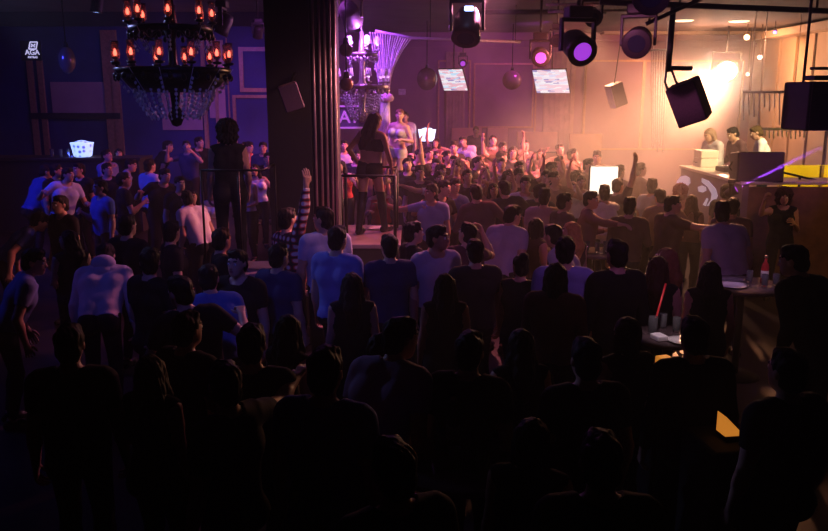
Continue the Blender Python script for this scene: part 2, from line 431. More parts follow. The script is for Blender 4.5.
HAIRS = {}
def make_hair(kind):
    S = SDF(); amp = .004; fr = 55
    if kind in ('short', 'flat', 'long', 'bun', 'pony', 'bob'):
        S.ell((0, -.02, .042), (.085, .103, .086), None, '', .02); S.ell((0, -.05, -.03), (.073, .068, .075), None, '', .02)
        if kind == 'flat': S.cone((-.035, -.02, .105), (.035, -.02, .105), .042, .042, '', .02); S.cone((0, -.06, .1), (0, .045, .11), .04, .035, '', .02)
        if kind == 'short': S.ell((0, .03, .1), (.06, .05, .03), None, '', .02)
    if kind == 'curly': S.ell((0, -.03, .04), (.13, .13, .125), None, '', .02); S.ell((0, -.05, -.06), (.125, .1, .1), None, '', .02); amp = .012; fr = 75
    if kind in ('long',):
        S.cone((0, -.06, 0), (0, -.105, -.2), .08, .085, '', .03); S.cone((0, -.105, -.2), (0, -.1, -.38), .082, .05, '', .03)
        for sx in (-1, 1):
            S.cone((sx*.065, -.02, .03), (sx*.085, -.035, -.16), .035, .042, '', .03); S.cone((sx*.085, -.035, -.16), (sx*.085, -.04, -.32), .042, .026, '', .03)
        amp = .005
    if kind == 'bob':
        for sx in (-1, 1): S.cone((sx*.065, -.02, .03), (sx*.078, -.02, -.11), .036, .036, '', .03)
        S.cone((0, -.06, 0), (0, -.075, -.12), .08, .06, '', .03)
    if kind == 'bun': S.ell((0, -.09, .115), (.05, .05, .045), None, '', .015)
    if kind == 'pony': S.cone((0, -.11, .05), (0, -.165, .0), .03, .045, '', .02); S.cone((0, -.165, 0), (0, -.15, -.26), .045, .022, '', .02)
    S.ell((0, .1, -.035), (.062, .06, .082), None, '', .02, -1)
    if kind in ('short', 'flat'): S.ell((0, .05, -.1), (.1, .075, .075), None, '', .02, -1)
    V, Q = S.mesh(.0095)
    N = vnormals(V, Q)
    d = np.sin(V[:, 0]*fr*1.7 + 1.3*np.sin(V[:, 2]*fr))*np.sin(V[:, 1]*fr + 2)*amp + np.sin(V[:, 0]*fr*2.9+V[:, 1]*fr*2.1)*amp*.5
    V = V + N*d[:, None]
    HAIRS[kind] = mk_mesh('hair', V, Q, [M_HAIR])

def person(px, py, face, pose, hair, label, shirt=(.02, .02, .025), sleeve='short', skin=0, hc=(.012, .009, .008), tr=(.012, .012, .016), ht=None, floor=0., mirror=False, garments=None, group='people in the club crowd', at=None, name='person'):
    p = POSES[pose]; fem = p['fem']
    if ht is None: ht = (1.64 if fem else 1.76) + random.uniform(-.03, .03)
    s = ht/1.77
    head = p['hc']*s
    a = math.radians(face); mx = -1 if mirror else 1
    if at is None:
        fl = floor
        for _ in range(60):
            h = G(px, py, fl + head[2]); fl += .35*(floor + floor_at(h.x, h.y) - fl)
        h = G(px, py, fl + head[2]); floor = fl
        ox = head[0]*mx*math.cos(a) - head[1]*math.sin(a); oy = head[0]*mx*math.sin(a) + head[1]*math.cos(a)
        loc = (h.x - ox, h.y - oy, floor)
    else: loc = at
    r = thing(name, label, 'person', loc, (0, 0, a), group)
    r.scale = (s*mx, s, s)
    sk = [(.55, .33, .24), (.42, .24, .17), (.3, .165, .11)][skin]
    def part(nm, me, c):
        if me is None: return None
        o = link(nm, me, r); o.color = tuple(c) + (1,); return o
    part('body', p['body'], sk)
    g = garments or [('shirt_'+sleeve, shirt), ('trousers', tr), ('shoes', (.01, .01, .01))]
    for k, c in g:
        if k == 'shoes':
            for me in p['shoes']: part('shoe', me, c)
        else: part({'shirt_short': 'shirt', 'shirt_long': 'shirt'}.get(k, k) if k != 'crop' else 'top', p[k], c)
    if hair:
        o = part('hair', HAIRS[hair], hc); o.matrix_local = p['head_M'] @ Matrix.Scale(p['hs'], 4)
    PEOPLE.append((r, at is None)); return r
PEOPLE = []
for k in ('short', 'flat', 'long', 'bun', 'curly', 'pony', 'bob'): make_hair(k)
DN = ((.16, 0, -1), (.1, .22, -1))
make_pose('stand', la=DN, ra=((.2, -.1, -1), (.05, .3, -1)))
make_pose('look', yaw=42, la=((.2, .05, -1), (-.2, .6, -.8)), ra=DN)
make_pose('drink', yaw=-12, la=DN, ra=((.25, .25, -1), (-.35, .8, .55)), curl=.8)
make_pose('sip', nod=-8, la=DN, ra=((.35, .55, -.55), (-.75, .1, .95)), curl=.9)
make_pose('armup', yaw=10, side=-4, la=DN, ra=((.3, .2, 1), (.1, .1, 1)), curl=.25)
make_pose('cheer', la=((.8, .2, .35), (.2, .2, 1)), ra=((.7, .3, .5), (-.1, .2, 1)), curl=.2)
make_pose('reach', lean=18, side=16, yaw=15, la=DN, ra=((.9, .25, .5), (.8, .15, .7)), curl=.2)
make_pose('clap', side=5, yaw=20, nod=-5, la=((.45, .5, -.3), (-.5, .4, .9)), ra=((.5, .5, -.1), (-.4, .3, 1)), curl=.4)
make_pose('sway', lean=10, side=-9, yaw=30, la=((.5, .2, -.8), (-.2, 1, .3)), ra=((.6, -.1, -.7), (.1, .8, .6)), curl=.6)
make_pose('f_cheer', True, side=6, yaw=-15, la=((.75, .15, .5), (-.2, .1, 1)), ra=((.5, .2, .8), (-.3, 0, 1)), curl=.3)
make_pose('point', yaw=-35, la=DN, ra=((1, .2, -.15), (1, .25, .3)), curl=.2)
make_pose('hug', lean=6, yaw=-30, la=((.3, .3, -1), (0, .9, .2)), ra=((.85, .5, -.05), (.6, .8, .1)), curl=.4)
make_pose('lean', lean=28, yaw=-25, nod=5, la=((.2, .15, -1), (0, .7, -.6)), ra=((.2, .1, -1), (0, .6, -.7)))
make_pose('bend', lean=48, nod=18, la=((.2, .3, -1), (0, .7, -.6)), ra=((.25, -.05, -1), (.1, .6, -.8)))
make_pose('dj', lean=16, nod=22, la=((.2, .45, -1), (-.1, .95, -.35)), ra=((.25, .3, -1), (-.1, .95, -.15)), curl=.5)
make_pose('f_stand', True, la=DN, ra=((.2, -.1, -1), (0, .4, -1)))
make_pose('f_look', True, yaw=45, la=((.2, .1, -1), (-.3, .8, -.2)), ra=DN)
make_pose('f_dance', True, side=5, yaw=-20, la=((.5, .2, -.7), (.1, .7, .7)), ra=((.45, 0, -.9), (-.2, .8, .3)), curl=.4)
make_pose('f_armup', True, side=-4, yaw=8, la=DN, ra=((.35, .2, 1), (-.1, .1, 1)), curl=.25)
make_pose('f_phone', True, nod=4, la=((.2, .3, -1), (-.3, .8, .5)), ra=((.45, .7, -.1), (-.1, .35, 1)), curl=.7)
make_pose('f_rail', True, side=5, twist=6, yaw=-32, nod=12, la=((.5, -.3, -.75), (-.5, .35, -.75)), ra=((.3, .35, -1), (.12, .5, -.9)), ll=((.1, -.14), 8), rl=((.14, .2), 10), curl=.6)
make_pose('f_strut', True, side=-5, yaw=30, la=((.5, .1, -.8), (-.4, .75, .1)), ra=((.5, -.1, -.8), (-.55, .6, -.2)), ll=((.08, .12), 5), rl=((.12, -.06), 10), curl=.5)
# ------------------------------------------------------------------ the room
M_FLOOR = mat('floor_dark', (.02, .018, .02), .35, var=.4, scale=2)
M_CEIL = mat('ceiling_paint', (.16, .14, .15), .85, var=.12, scale=1.2)
M_CEILD = mat('ceiling_black', (.03, .03, .032), .8, var=.2, scale=2)
M_WALL = mat('plum_wall', (.32, .16, .26), .75, var=.14, scale=1.5)
M_WALLR = mat('right_plaster', (.62, .5, .4), .8, var=.08, scale=1.2)
M_WALLL = mat('navy_wall', (.03, .035, .2), .7, var=.2, scale=2)
M_PINK = mat('rose_panel', (.5, .34, .38), .75, var=.1, scale=2)
M_BROWN = mat('brown_wood', (.2, .1, .055), .55, var=.3, scale=6, bump=.1)
M_PIL = mat('grooved_wood', (.42, .27, .25), .65, var=.2, scale=5)
M_ORANGE = mat('tan_leather', (.72, .42, .27), .5, var=.08, scale=3)
YB, YL, XS, XL, XR, ZC = 25.0, 19.0, -2.75, -10.5, 10.3, 4.9
struct('floor', MB().bx(XL, XR, -1, YB, -.1, 0), M_FLOOR)
def ramp():
    m = MB(); pr = [(12, 0), (18, .45), (YB, .45), (YB, 0)]
    a = [m.bm.verts.new((XL, y, z)) for y, z in pr]; b = [m.bm.verts.new((5.0, y, z)) for y, z in pr]
    m.bm.faces.new(a); m.bm.faces.new(b[::-1])
    for k in range(4): m.bm.faces.new((a[k], b[k], b[(k+1) % 4], a[(k+1) % 4]))
    return m
struct('floor_ramp', ramp(), M_FLOOR)
struct('floor_stage', MB().bx(5.12, XR, 12.42, 17.2, 0, .75), MATTE)
struct('ceiling', MB().bx(XL, XR, -1, YB, ZC, ZC+.1), M_CEIL)
struct('wall_back', MB().bx(XS, XR, YB, YB+.15, 0, ZC), M_WALL)
struct('wall_right', MB().bx(XR, XR+.15, -1, YB, 0, ZC), M_WALLR)
struct('wall_left', MB().bx(XL-.15, XL, -1, YL, 0, ZC), M_WALLL)
struct('wall_rear_left', MB().bx(XL, XS, YL, YL+.15, 0, ZC), M_WALLL)
struct('wall_side', MB().bx(XS-.15, XS, YL+.15, YB, 0, ZC), M_WALL)
struct('wall_front', MB().bx(XL, XR, -1.15, -1, 0, ZC), MATTE)
NT = [0]
def trim(mb, m, smooth=False):
    NT[0] += 1; return struct('trim_%d' % NT[0], mb, m, smooth)
def wx(px, Y): return P(px, 100, Y).x
def wz(py, Y): return P(414, py, Y).z
def wrect(x0, y0, x1, y1, Y, d=.06):     # a block against a wall at Y, its front face where the pixels say
    a = P(x0, y0, Y); b = P(x1, y1, Y); return MB().bx(a.x, b.x, Y, Y+d, b.z, a.z)
def frame(x0, y0, x1, y1, Y, w=.05, d=.05):
    a = P(x0, y0, Y); b = P(x1, y1, Y); m = MB()
    m.bx(a.x, b.x, Y, Y+d, a.z-w, a.z); m.bx(a.x, b.x, Y, Y+d, b.z, b.z+w)
    m.bx(a.x, a.x+w, Y, Y+d, b.z+w, a.z-w); m.bx(b.x-w, b.x, Y, Y+d, b.z+w, a.z-w); return m
# back wall: cornice, grooved pilasters, gilt frames, leather panels
trim(MB().bx(XS, XR, YB-.18, YB, ZC-.22, ZC).bx(XS, XR, YB-.1, YB, ZC-.42, ZC-.3), M_WALL)
def pilaster(x0, x1, Y=YB-.02, top=52, bot=175):
    a = P(x0, top, Y); b = P(x1, bot, Y); m = MB().bx(a.x, b.x, Y-.05, Y+.02, max(b.z, 0), a.z)
    n = 6; w = (b.x-a.x)/n
    for k in range(n): m.bx(a.x+w*(k+.18), a.x+w*(k+.82), Y-.085, Y-.045, max(b.z, 0), a.z)
    return m
for x0, x1 in ((446, 464), (545, 571)): trim(pilaster(x0, x1), M_PIL)
for fr in ((438, 60, 470, 150), (474, 63, 533, 128), (536, 60, 583, 150), (586, 60, 640, 150), (645, 60, 738, 150)):
    trim(frame(*fr, YB-.06, .05, .06), GOLD)
for x0, x1, y0, y1 in ((452, 481, 128, 175), (488, 507, 128, 170), (518, 556, 132, 175), (570, 600, 134, 175)):
    trim(wrect(x0, y0, x1, y1, YB-.22, .2), M_ORANGE)
trim(MB().bx(wx(475, YB-.3), wx(560, YB-.3), YB-.32, YB-.26, wz(153, YB-.3), wz(151.5, YB-.3)), BLK)
# left rear wall: pink frames, rose panel, cornice shelf
Y = YL
trim(frame(238, 47, 300, 92, Y-.06, .09, .06), GOLD)
trim(frame(232, 95, 300, 170, Y-.06, .07, .06), GOLD)
for x0, x1 in ((226, 231), (203, 206), (215, 218)): trim(wrect(x0, 38, x1, 160, Y-.08, .08), GOLD)
for x0, x1 in ((31, 36), (41, 46)): trim(wrect(x0, 60, x1, 165, Y-.08, .08), GOLD)
trim(wrect(40, 161, 56, 166, Y-.1, .1), GOLD)
for x0, x1 in ((107.5, 110.5), (115, 117.5)): trim(wrect(x0, 30, x1, 170, Y-.08, .08), GOLD)
trim(wrect(50, 82, 107, 113, Y-.05, .05), M_PINK)
trim(wrect(30, 113, 120, 119, Y-.12, .12), MATTE)
trim(wrect(160, 85, 203, 130, Y-.05, .05), M_PINK); trim(wrect(206, 40, 226, 118, Y-.05, .05), M_PINK)
trim(MB().bx(XL, XS, Y-.2, Y, ZC-.3, ZC), M_CEILD)
# right side: soffit, scalloped cornice
sx = P(640, 31, YB-.6)
trim(MB().bx(wx(600, YB-.6), XR, YB-.7, YB-.02, wz(34, YB-.6), wz(30, YB-.6)), M_WALLR)
trim(MB().bx(XR-.5, XR, 10, YB-.7, 4.62, 4.8), M_WALLR)
for k in range(5): trim(MB().bx(XR-.06, XR, 20.2+k*1.0, 20.2+k*1.0+.12, 0.8, 4.6), M_WALLR)

# ------------------------------------------------------------------ near column
cx0, cx1, cy = P(267, 150, 9.6).x, P(337, 150, 9.6).x, 9.6
col = thing('column', 'thick black column with fluted corner strips in the middle of the room', 'column', ((cx0+cx1)/2, cy+.35, 0))
hw = (cx1-cx0)/2
MB().bx(-hw+.02, hw-.3, -.35, .33, 0, ZC).bx(hw-.34, hw-.02, -.3, .33, 0, ZC).build('shaft', MATTE, col)
MB().bx(-hw-.01, hw+.01, -.37, .35, 0, .25, .02).build('plinth', MATTE, col)
M_STRIP = mat('bronze_strip', (.42, .3, .28), .35, .5, var=.15, scale=8)
for k, xx in enumerate((hw-.255, hw-.185, hw-.12, hw-.06, hw-.01)):
    o = MB().tube([(xx, -.32, .25), (xx, -.32, ZC)], .014 if k < 4 else .02, 8).build('moulding_strip', M_STRIP, col, True)

# ------------------------------------------------------------------ podiums with rails
def podium(nm, label, x0, x1, y0, y1, z):
    t = thing(nm, label, 'podium', ((x0+x1)/2, (y0+y1)/2, 0)); w, d = (x1-x0)/2, (y1-y0)/2
    MB().bx(-w, w, -d, d, floor_at(x0, y1), z-.06).build('base', MATTE, t)
    MB().bx(-w-.02, w+.02, -d-.02, d+.02, z-.06, z, .012).build('top', mat('podium_top', (.3, .22, .24), .4, var=.2, scale=4), t)
    return t
def rail_thing(nm, label, paths, posts, r=.017, thick=.022):
    b = Vector(posts[0][0]); t = thing(nm, label, 'railing', (b.x, b.y, b.z))
    for p in paths: MB().tube([Vector(q)-b for q in p], r).build('rail', BLK, t, True)
    for p0, p1 in posts: MB().tube([Vector(p0)-b, Vector(p1)-b], thick).build('post', BLK, t, True)
    return t
ZP = 1.14
px0, px1, py0, py1 = -1.0, -.2, 10.4, 12.0
podium('podium', 'dark square podium beside the black column under the dancer', px0, px1, py0, py1, ZP)
zr = ZP + .9
e = .05
rail_thing('guard_rail', 'thin black guard rail around the podium right of the column',
    [[(px0+e, py0+e, zr), (px1-e, py0+e, zr), (px1-e, py0+1.35, zr)], [(px1-e, py0+1.35, zr), (px1-.45, py0+1.35, zr)]],
    [((x, y, ZP), (x, y, zr)) for x, y in ((px1-e, py0+e), (px1-e, py0+1.35), (-.93, py0+.5), (px0+e, py0+e))])
podium('podium', 'small black podium under the bright dancer behind the railed podium', -.75, .2, 14.4, 15.5, 1.12)
lx0, lx1 = P(196, 165, 8.6).x, P(266, 165, 8.6).x
podium('podium', 'tall dark podium left of the column under the silhouetted dancer', lx0, lx1, 8.55, 9.5, 1.1)
rail_thing('guard_rail', 'thin black guard rail left of the column', [[(lx0+e, 8.6, 2.28), (lx1-e, 8.6, 2.28), (lx1-e, 9.42, 2.28)]],
    [((lx0+e, 8.6, 1.1), (lx0+e, 8.6, 2.28)), ((P(238, 170, 8.6).x, 8.6, 1.1), (P(238, 170, 8.6).x, 8.6, 2.28)), ((lx1-e, 9.42, 1.1), (lx1-e, 9.42, 2.28))], .013, .013)
# plate and glasses on the podium
g = G(377, 229, ZP)
tag(MB().lathe([(0, .005), (.1, .005), (.15, .02), (.155, .024), (.1, .012), (0, .01)], 28, g).build('plate', mat('white_china', (.85, .82, .8), .2, var=.02), None, True), 'white plate lying on the podium floor by the dancer', 'plate')

# ------------------------------------------------------------------ chandeliers
M_BULB_R = mat('red_flame_bulb', (1, .2, .1), .4, emit=(1, .16, .09), estr=9, var=.05)
M_BULB_V = mat('violet_bulb', (1, .8, 1), .4, emit=(.9, .45, 1), estr=3.5, var=.05)
M_SHADE_G = mat('lamp_glass', (.8, .55, .6), .1, trans=.75, var=.03)
M_SHADE_W = mat('white_lamp_shade', (.85, .8, .85), .6, var=.03)
M_IRON = mat('black_iron', (.02, .016, .018), .35, .7, var=.2, scale=20)
def chandelier(label, loc, sc, zc, m_bulb, glass, tiers, body, drop):
    """tiers: (height, radius, candle count); drop: crystal skirt (top, radius, rows)"""
    t = thing('chandelier', label, 'chandelier', loc); t.scale = (sc,)*3
    ztop = (zc - loc[2])/sc
    MB().lathe([(.0, -.42), (.05, -.4), (.09, -.3), (.04, -.2), (.06, 0), (.11, .1), (.05, .25), (.04, .5), (.09, .62), (.05, .75), (.03, 1.0), (0, 1.02)], 16).build('stem', body, t, True)
    MB().tube([(0, 0, 1.0), (0, 0, ztop)], .012).build('hanging_rod', body, t, True)
    MB().lathe([(0, ztop-.06), (.09, ztop-.05), (.1, ztop), (0, ztop)], 16).build('ceiling_rose', body, t, True)
    for (z, r, n, ph) in tiers:
        m = MB().lathe([(r*.93, z-.11), (r*1.0, z-.1), (r*1.02, z-.05), (r*.96, z-.04), (r*.93, z-.11)], 32)
        if r > .45:
            m.lathe([(r*.55, z-.30), (r*.8, z-.24), (r*.97, z-.1), (r*.95, z-.1), (r*.78, z-.22), (r*.55, z-.28), (r*.55, z-.30)], 32)
        for k in range(28):
            a = 2*PI*k/28; m.sphere((r*1.0*math.cos(a), r*1.0*math.sin(a), z-.13 - .02*(k % 2)), .028, 1, (1, 1, 1.5))
        m.build('ring', body, t, True)
        for k in range(n):
            a = 2*PI*(k+ph)/n; c, s = math.cos(a), math.sin(a)
            pts = []
            for i in range(11):
                u = i/10; rr_ = .05 + (r-.05)*u; pts.append((rr_*c, rr_*s, z-.02 - .16*math.sin(PI*u)*(1-.3*u) + .05*math.sin(2*PI*u)))
            MB().tube(pts, .013, 6).build('arm', body, t, True)
            cs = MB().lathe([(0, -.02), (.045, -.01), (.05, .01), (.018, .015), (.014, .07), (0, .07)], 12, (r*c, r*s, z)).build('candle_cup', body, t, True)
            MB().lathe([(0, .065), (.012, .07), (.02, .095), (.014, .125), (0, .145)], 10, (r*c, r*s, z)).build('bulb', m_bulb, t, True)
            if glass: MB().lathe([(.022, .03), (.042, .06), (.045, .11), (.036, .17), (.04, .22), (.037, .22), (.033, .17), (.042, .11), (.039, .062), (.022, .034)], 14, (r*c, r*s, z)).build('lamp_chimney', M_SHADE_G, t, True)
            else: MB().lathe([(.055, .09), (.034, .21), (.032, .21), (.052, .09)], 14, (r*c, r*s, z)).build('lamp_shade', M_SHADE_W, t, True)
            # crystal pendants under each arm end
            pm = MB()
            for q in range(4): pm.sphere((r*c*(1-.06*q), r*s*(1-.06*q), z-.16-.045*q), .016, 1, (1, 1, 1.3))
            pm.tube([(r*c*(1-.06*q), r*s*(1-.06*q), z-.1-.045*q) for q in range(-1, 5)], .004, 4); pm.build('pendant', CRYST, t)
    z0, rad, rows = drop
    cnt = 30
    for k in range(cnt):
        a = 2*PI*k/cnt; m = MB()
        for q in range(rows):
            rr_ = rad*(1 - .5*(q/rows)**1.6); m.sphere((rr_*math.cos(a), rr_*math.sin(a), z0 - .047*q - .012*(k % 3)), random.choice((.013, .017, .02)), 1, (1, 1, 1.25))
        m.tube([(rad*(1-.5*(q/rows)**1.6)*math.cos(a), rad*(1-.5*(q/rows)**1.6)*math.sin(a), z0-.047*q-.012*(k % 3)) for q in range(rows)], .004, 4)
        m.build('crystal_strand', CRYST, t)
    return t
cpos = P(172, 62, 8.0)
chandelier('large black chandelier with red glowing candle lamps and hanging crystals', (cpos.x+.01, 8.0, 3.14), .9, ZC, M_BULB_R, True,
           [(.25, .6, 12, .13), (.68, .43, 8, .3)], M_IRON, (-.02, .42, 7))
cp2 = P(362, 80, 13.2)
chandelier('violet lit crystal chandelier with white candle shades right of the column', (cp2.x, 13.2, 3.05), 1.0, ZC, M_BULB_V, False,
           [(.22, .42, 9, .2), (.72, .25, 5, .1)], mat('pale_brass', (.55, .45, .5), .3, .6, var=.1), (.02, .3, 9))

# ------------------------------------------------------------------ string curtains
M_STRING = mat('silver_string', (.85, .8, .84), .4, .0, var=.1)
def swept_curtain(label):
    Y = 15.2; t = thing('string_curtain', label, 'curtain', tuple(P(386, 98, Y)))
    b = t.location
    top = [P(370 + 41*u, 32 + 6*u, Y) for u in np.linspace(0, 1, 17)]
    for i, p in enumerate(top):
        u = i/16; tie = P(381 + 8*u, 97, Y); lo = P(377 + 14*u, 168, Y); pts = []
        for k in range(13):
            v = k/12; w = v**(1 + .9*u)   # the outer strings belly in late
            x = p.x + (tie.x-p.x)*(1-(1-v)**(1+1.2*u)); pts.append((x - b.x, (-.12 + .24*u)*(0 + (1-v))*.6 + .05*math.sin(i*2.1), p.z + (tie.z-p.z)*v - b.z))
        pts.append((lo.x-b.x, .05*math.sin(i*2.1), lo.z-b.z))
        MB().tube(pts, .011, 5).build('string', M_STRING, t, True)
    MB().lathe([(.06, -.08), (.13, -.05), (.15, 0), (.12, .06), (.06, .09)], 14).build('tieback', mat('peach_satin', (.8, .55, .55), .5, var=.05), t, True)
swept_curtain('gathered silver string curtain tied in the middle beside the violet chandelier')
a, b = P(375, 31, 15.2), P(412, 38, 15.2); c = P(520, 42, 17.5)
t = thing('ceiling_rail', 'thin violet lit ceiling rail running right from the string curtain', 'rail', tuple(b))
MB().tube([a-b, Vector((0, 0, 0)), c-b], .028).build('rail', mat('rail_paint', (.6, .5, .62), .4, .2, var=.05), t, True)
for q in (.15, .6, .95):
    m = (c-b)*q; MB().tube([m, Vector((m.x, m.y, ZC-b.z))], .008).build('hanger', BLK, t, True)
def hang_strings(label, x0, x1, y0, y1, Y, n, jag=0, bunch=0):
    t = thing('string_curtain', label, 'curtain', tuple(P((x0+x1)/2, y0, Y))); b = t.location
    for i in range(n):
        u = i/(n-1); p = P(x0+(x1-x0)*u, y0, Y); q = P(x0+(x1-x0)*u - bunch*(u), y1 - jag*random.random(), Y)
        MB().tube([p-b, (p*.5+q*.5)-b+Vector((0, .02*math.sin(i), 0)), q-b], .016, 5).build('string', M_STRING, t, True)
    MB().tube([P(x0-1, y0, Y)-b, P(x1+1, y0, Y)-b], .03).build('rail', M_STRING, t, True)
    if ZC > b.z + .1:
        for f in (.1, .9):
            p = P(x0+(x1-x0)*f, y0, Y)-b; MB().tube([p, Vector((p.x, p.y, ZC-b.z))], .008).build('hanger', M_STRING, t, True)
hang_strings('pale hanging string curtain in the haze behind the hanging loudspeaker', 652, 668, 50, 152, 21, 7, 14, 5)
hang_strings('long pale string curtain on the far right behind the disc jockeys', 744, 800, 92, 127, 18.8, 12, 20)
hang_strings('short lavender string fringe low behind the disc jockeys', 752, 804, 129, 139, 17.9, 13, 3)

# ------------------------------------------------------------------ televisions
def screen_mat(name, c1, c2):
    m = bpy.data.materials.new(name); m.use_nodes = True; nt = m.node_tree; b = nt.nodes['Principled BSDF']
    tc = nt.nodes.new('ShaderNodeTexCoord'); mp = nt.nodes.new('ShaderNodeMapping'); mp.inputs['Scale'].default_value = (5, 1, 22)
    br = nt.nodes.new('ShaderNodeTexVoronoi'); br.distance = 'CHEBYCHEV'; br.inputs['Scale'].default_value = 1.0
    nt.links.new(tc.outputs['Object'], mp.inputs['Vector']); nt.links.new(mp.outputs['Vector'], br.inputs['Vector'])
    rp = nt.nodes.new('ShaderNodeValToRGB'); rp.color_ramp.interpolation = 'CONSTANT'
    cols = [(0, c1), (.3, (.9, .85, .95)), (.5, c2), (.62, (.35, .3, .6)), (.74, (.95, .95, 1)), (.9, c1)]
    while len(rp.color_ramp.elements) < len(cols): rp.color_ramp.elements.new(.5)
    for e_, (p, c) in zip(rp.color_ramp.elements, cols): e_.position = p; e_.color = c + (1,)
    sp = nt.nodes.new('ShaderNodeSeparateColor'); nt.links.new(br.outputs['Color'], sp.inputs['Color'])
    nt.links.new(sp.outputs['Red'], rp.inputs['Fac'])
    nt.links.new(rp.outputs['Color'], b.inputs['Emission Color']); b.inputs['Emission Strength'].default_value = 1.0
    b.inputs['Base Color'].default_value = (.02, .02, .02, 1); b.inputs['Roughness'].default_value = .2
    return m
def tv(label, px, py, Y, w, h, yaw, tilt, roll, ms):
    p = P(px, py, Y); t = thing('television', label, 'television', tuple(p))
    R = (Matrix.Rotation(yaw, 3, 'Z') @ Matrix.Rotation(tilt, 3, 'X') @ Matrix.Rotation(roll, 3, 'Y'))
    t.rotation_euler = R.to_euler()
    MB().box((0, .03, 0), (w+.03, .05, h+.03), None, .01).build('housing', BLK, t)
    MB().box((0, .0, 0), (w, .012, h)).build('screen', ms, t)
    Ri = R.inverted(); up = Ri @ Vector((0, 0, ZC - p.z))
    a0 = Vector((0, .05, 0)); MB().tube([a0, a0 + up - Vector((0, 0, 0))], .02).build('ceiling_pole', BLK, t, True)
    return t
tv('left tilted television with a bright pale screen hung in front of the far wall', 453, 80, 21.5, .7, .62, -.55, .55, 0, screen_mat('screen_a', (.85, .5, .6), (.55, .8, 1)))
tv('right tilted television with a bright pale screen under the violet stage lamps', 551, 81.5, 21.5, .92, .68, -.55, .55, 0, screen_mat('screen_b', (.9, .65, .75), (.75, .75, .95)))

# ------------------------------------------------------------------ hanging globes
M_GLOBE = mat('smoky_globe', (.28, .16, .14), .22, .3, var=.1)
def globe(label, px, py, Y, r, oval=1):
    p = P(px, py, Y); t = thing('pendant_globe', label, 'lamp', tuple(p))
    MB().sphere((0, 0, 0), r, 3, (1, 1, oval)).build('globe', M_GLOBE, t, True)
    MB().lathe([(.0, r*oval+.08), (.035, r*oval+.07), (.05, r*oval-.02), (.0, r*oval-.03)], 12).build('cap', BLK, t, True)
    MB().tube([(0, 0, r*oval+.05), (0, 0, ZC-p.z)], .012).build('hanging_rod', BLK, t, True)
globe('round smoky globe hanging between the two televisions', 512, 80, 22, .26)
globe('dim smoky globe hanging left of the left television', 427, 79, 21, .26, 1.1)
globe('oval smoky globe hanging high at the far left', 67, 60, 15, .15, 1.6)
globe('small dark globe hanging beside the violet chandelier, upper of two', 346, 50, 12.2, .1)
globe('small dark globe hanging beside the violet chandelier, lower of two', 346.5, 84, 12.0, .1)
# ------------------------------------------------------------------ rigging, lamps, loudspeakers
M_LENS_V = mat('violet_lens', (.6, .2, 1), .2, emit=(.5, .06, .95), estr=.75, var=.02)
M_LENS_D = mat('dark_lens', (.03, .03, .05), .1, var=.02)
M_LENS_W = mat('warm_lens', (1, .9, .75), .2, emit=(1, .8, .6), estr=10, var=.02)
M_LED_B = mat('blue_led', (.3, .5, 1), .2, emit=(.3, .45, 1), estr=6, var=.02)
M_CASE = mat('lamp_case', (.05, .035, .035), .45, .2, var=.2)
def pipe(label, pts, r=.035, hang=(), name='truss_pipe'):
    pts = [Vector(p) for p in pts]; b = pts[0]; t = thing(name, label, 'pipe', tuple(b))
    MB().tube([p-b for p in pts], r, 10).build('pipe', M_CASE, t, True)
    for h in hang:
        q = pts[0].lerp(pts[-1], h)-b; MB().tube([q, Vector((q.x, q.y, ZC-b.z))], .015).build('hanger', M_CASE, t, True)
    return t
def head(label, loc, target, s, lens, hang=True, sides=20, name='moving_head_light'):
    """yoke lamp hung under the ceiling: base, two-armed yoke, tapered head and lens"""
    loc = Vector(loc); t = thing(name, label, 'stage light', tuple(loc))
    d = (Vector(target)-loc).normalized(); yaw = math.atan2(-d.x, d.y)
    t.rotation_euler = (0, 0, yaw)
    el = math.atan2(d.z, math.hypot(d.x, d.y)); R = Matrix.Rotation(el - PI/2, 3, 'X')   # +Z of the head goes along d
    MB().lathe([(0, -.24), (.13, -.22), (.165, -.12), (.17, .1), (.185, .2), (.165, .21), (0, .19)], sides, rot=R).build('head', M_CASE, t, True)
    t.scale = (s,)*3
    MB().lathe([(0, .2), (.09, .205), (.15, .2), (.15, .192), (0, .19)], sides, (0, 0, 0), R).build('lens', lens, t, True)
    y = MB()
    for sx in (-1, 1): y.box((sx*.205, 0, .12), (.035, .09, .36), None, .01)
    y.box((0, 0, .3), (.44, .1, .05), None, .012); y.build('yoke', M_CASE, t)
    MB().box((0, 0, .39), (.3, .22, .14), None, .02).build('base', M_CASE, t)
    if hang: MB().tube([(0, 0, .45), (0, 0, (ZC-loc.z)/s)], .025).build('hanging_pole', M_CASE, t, True)
    return t
TR = [P(600, 2, 10.0), P(828, 11, 10.0)]
pipe('long black truss pipe across the upper right corner', TR, .035, (.35, .95))
pipe('dark slanted brace pipe rising left of the hanging loudspeaker pole', [P(646, 24, 9.6), P(712, -6, 9.6)], .024, (.05, .9))
pipe('dark slatted duct run under the ceiling above the violet stage lamps', [P(470, 12, 16.5), P(606, 12, 16.5)], .05, (.1, .9), 'ceiling_duct')
for k, (x, y) in enumerate(((560, 9), (572, 14), (586, 6), (600, 12))):
    pass
a, b = P(548, 12, 14.0), P(642, 10, 14.0); t = thing('lighting_truss', 'dark lattice truss behind the small stage lamps at the top', 'truss', tuple(a))
d_ = b-a; up_ = Vector((0, 0, .28))
for o_ in (Vector((0, 0, 0)), up_, Vector((0, .25, .14))): MB().tube([o_, o_+d_], .022).build('chord', mat('truss_steel', (.3, .22, .2), .4, .5), t, True)
zz = []
for k in range(15): zz.append(d_*(k/14) + (up_ if k % 2 else Vector((0, 0, 0))))
MB().tube(zz, .012, 6).build('lattice', MATS['truss_steel'], t, True)
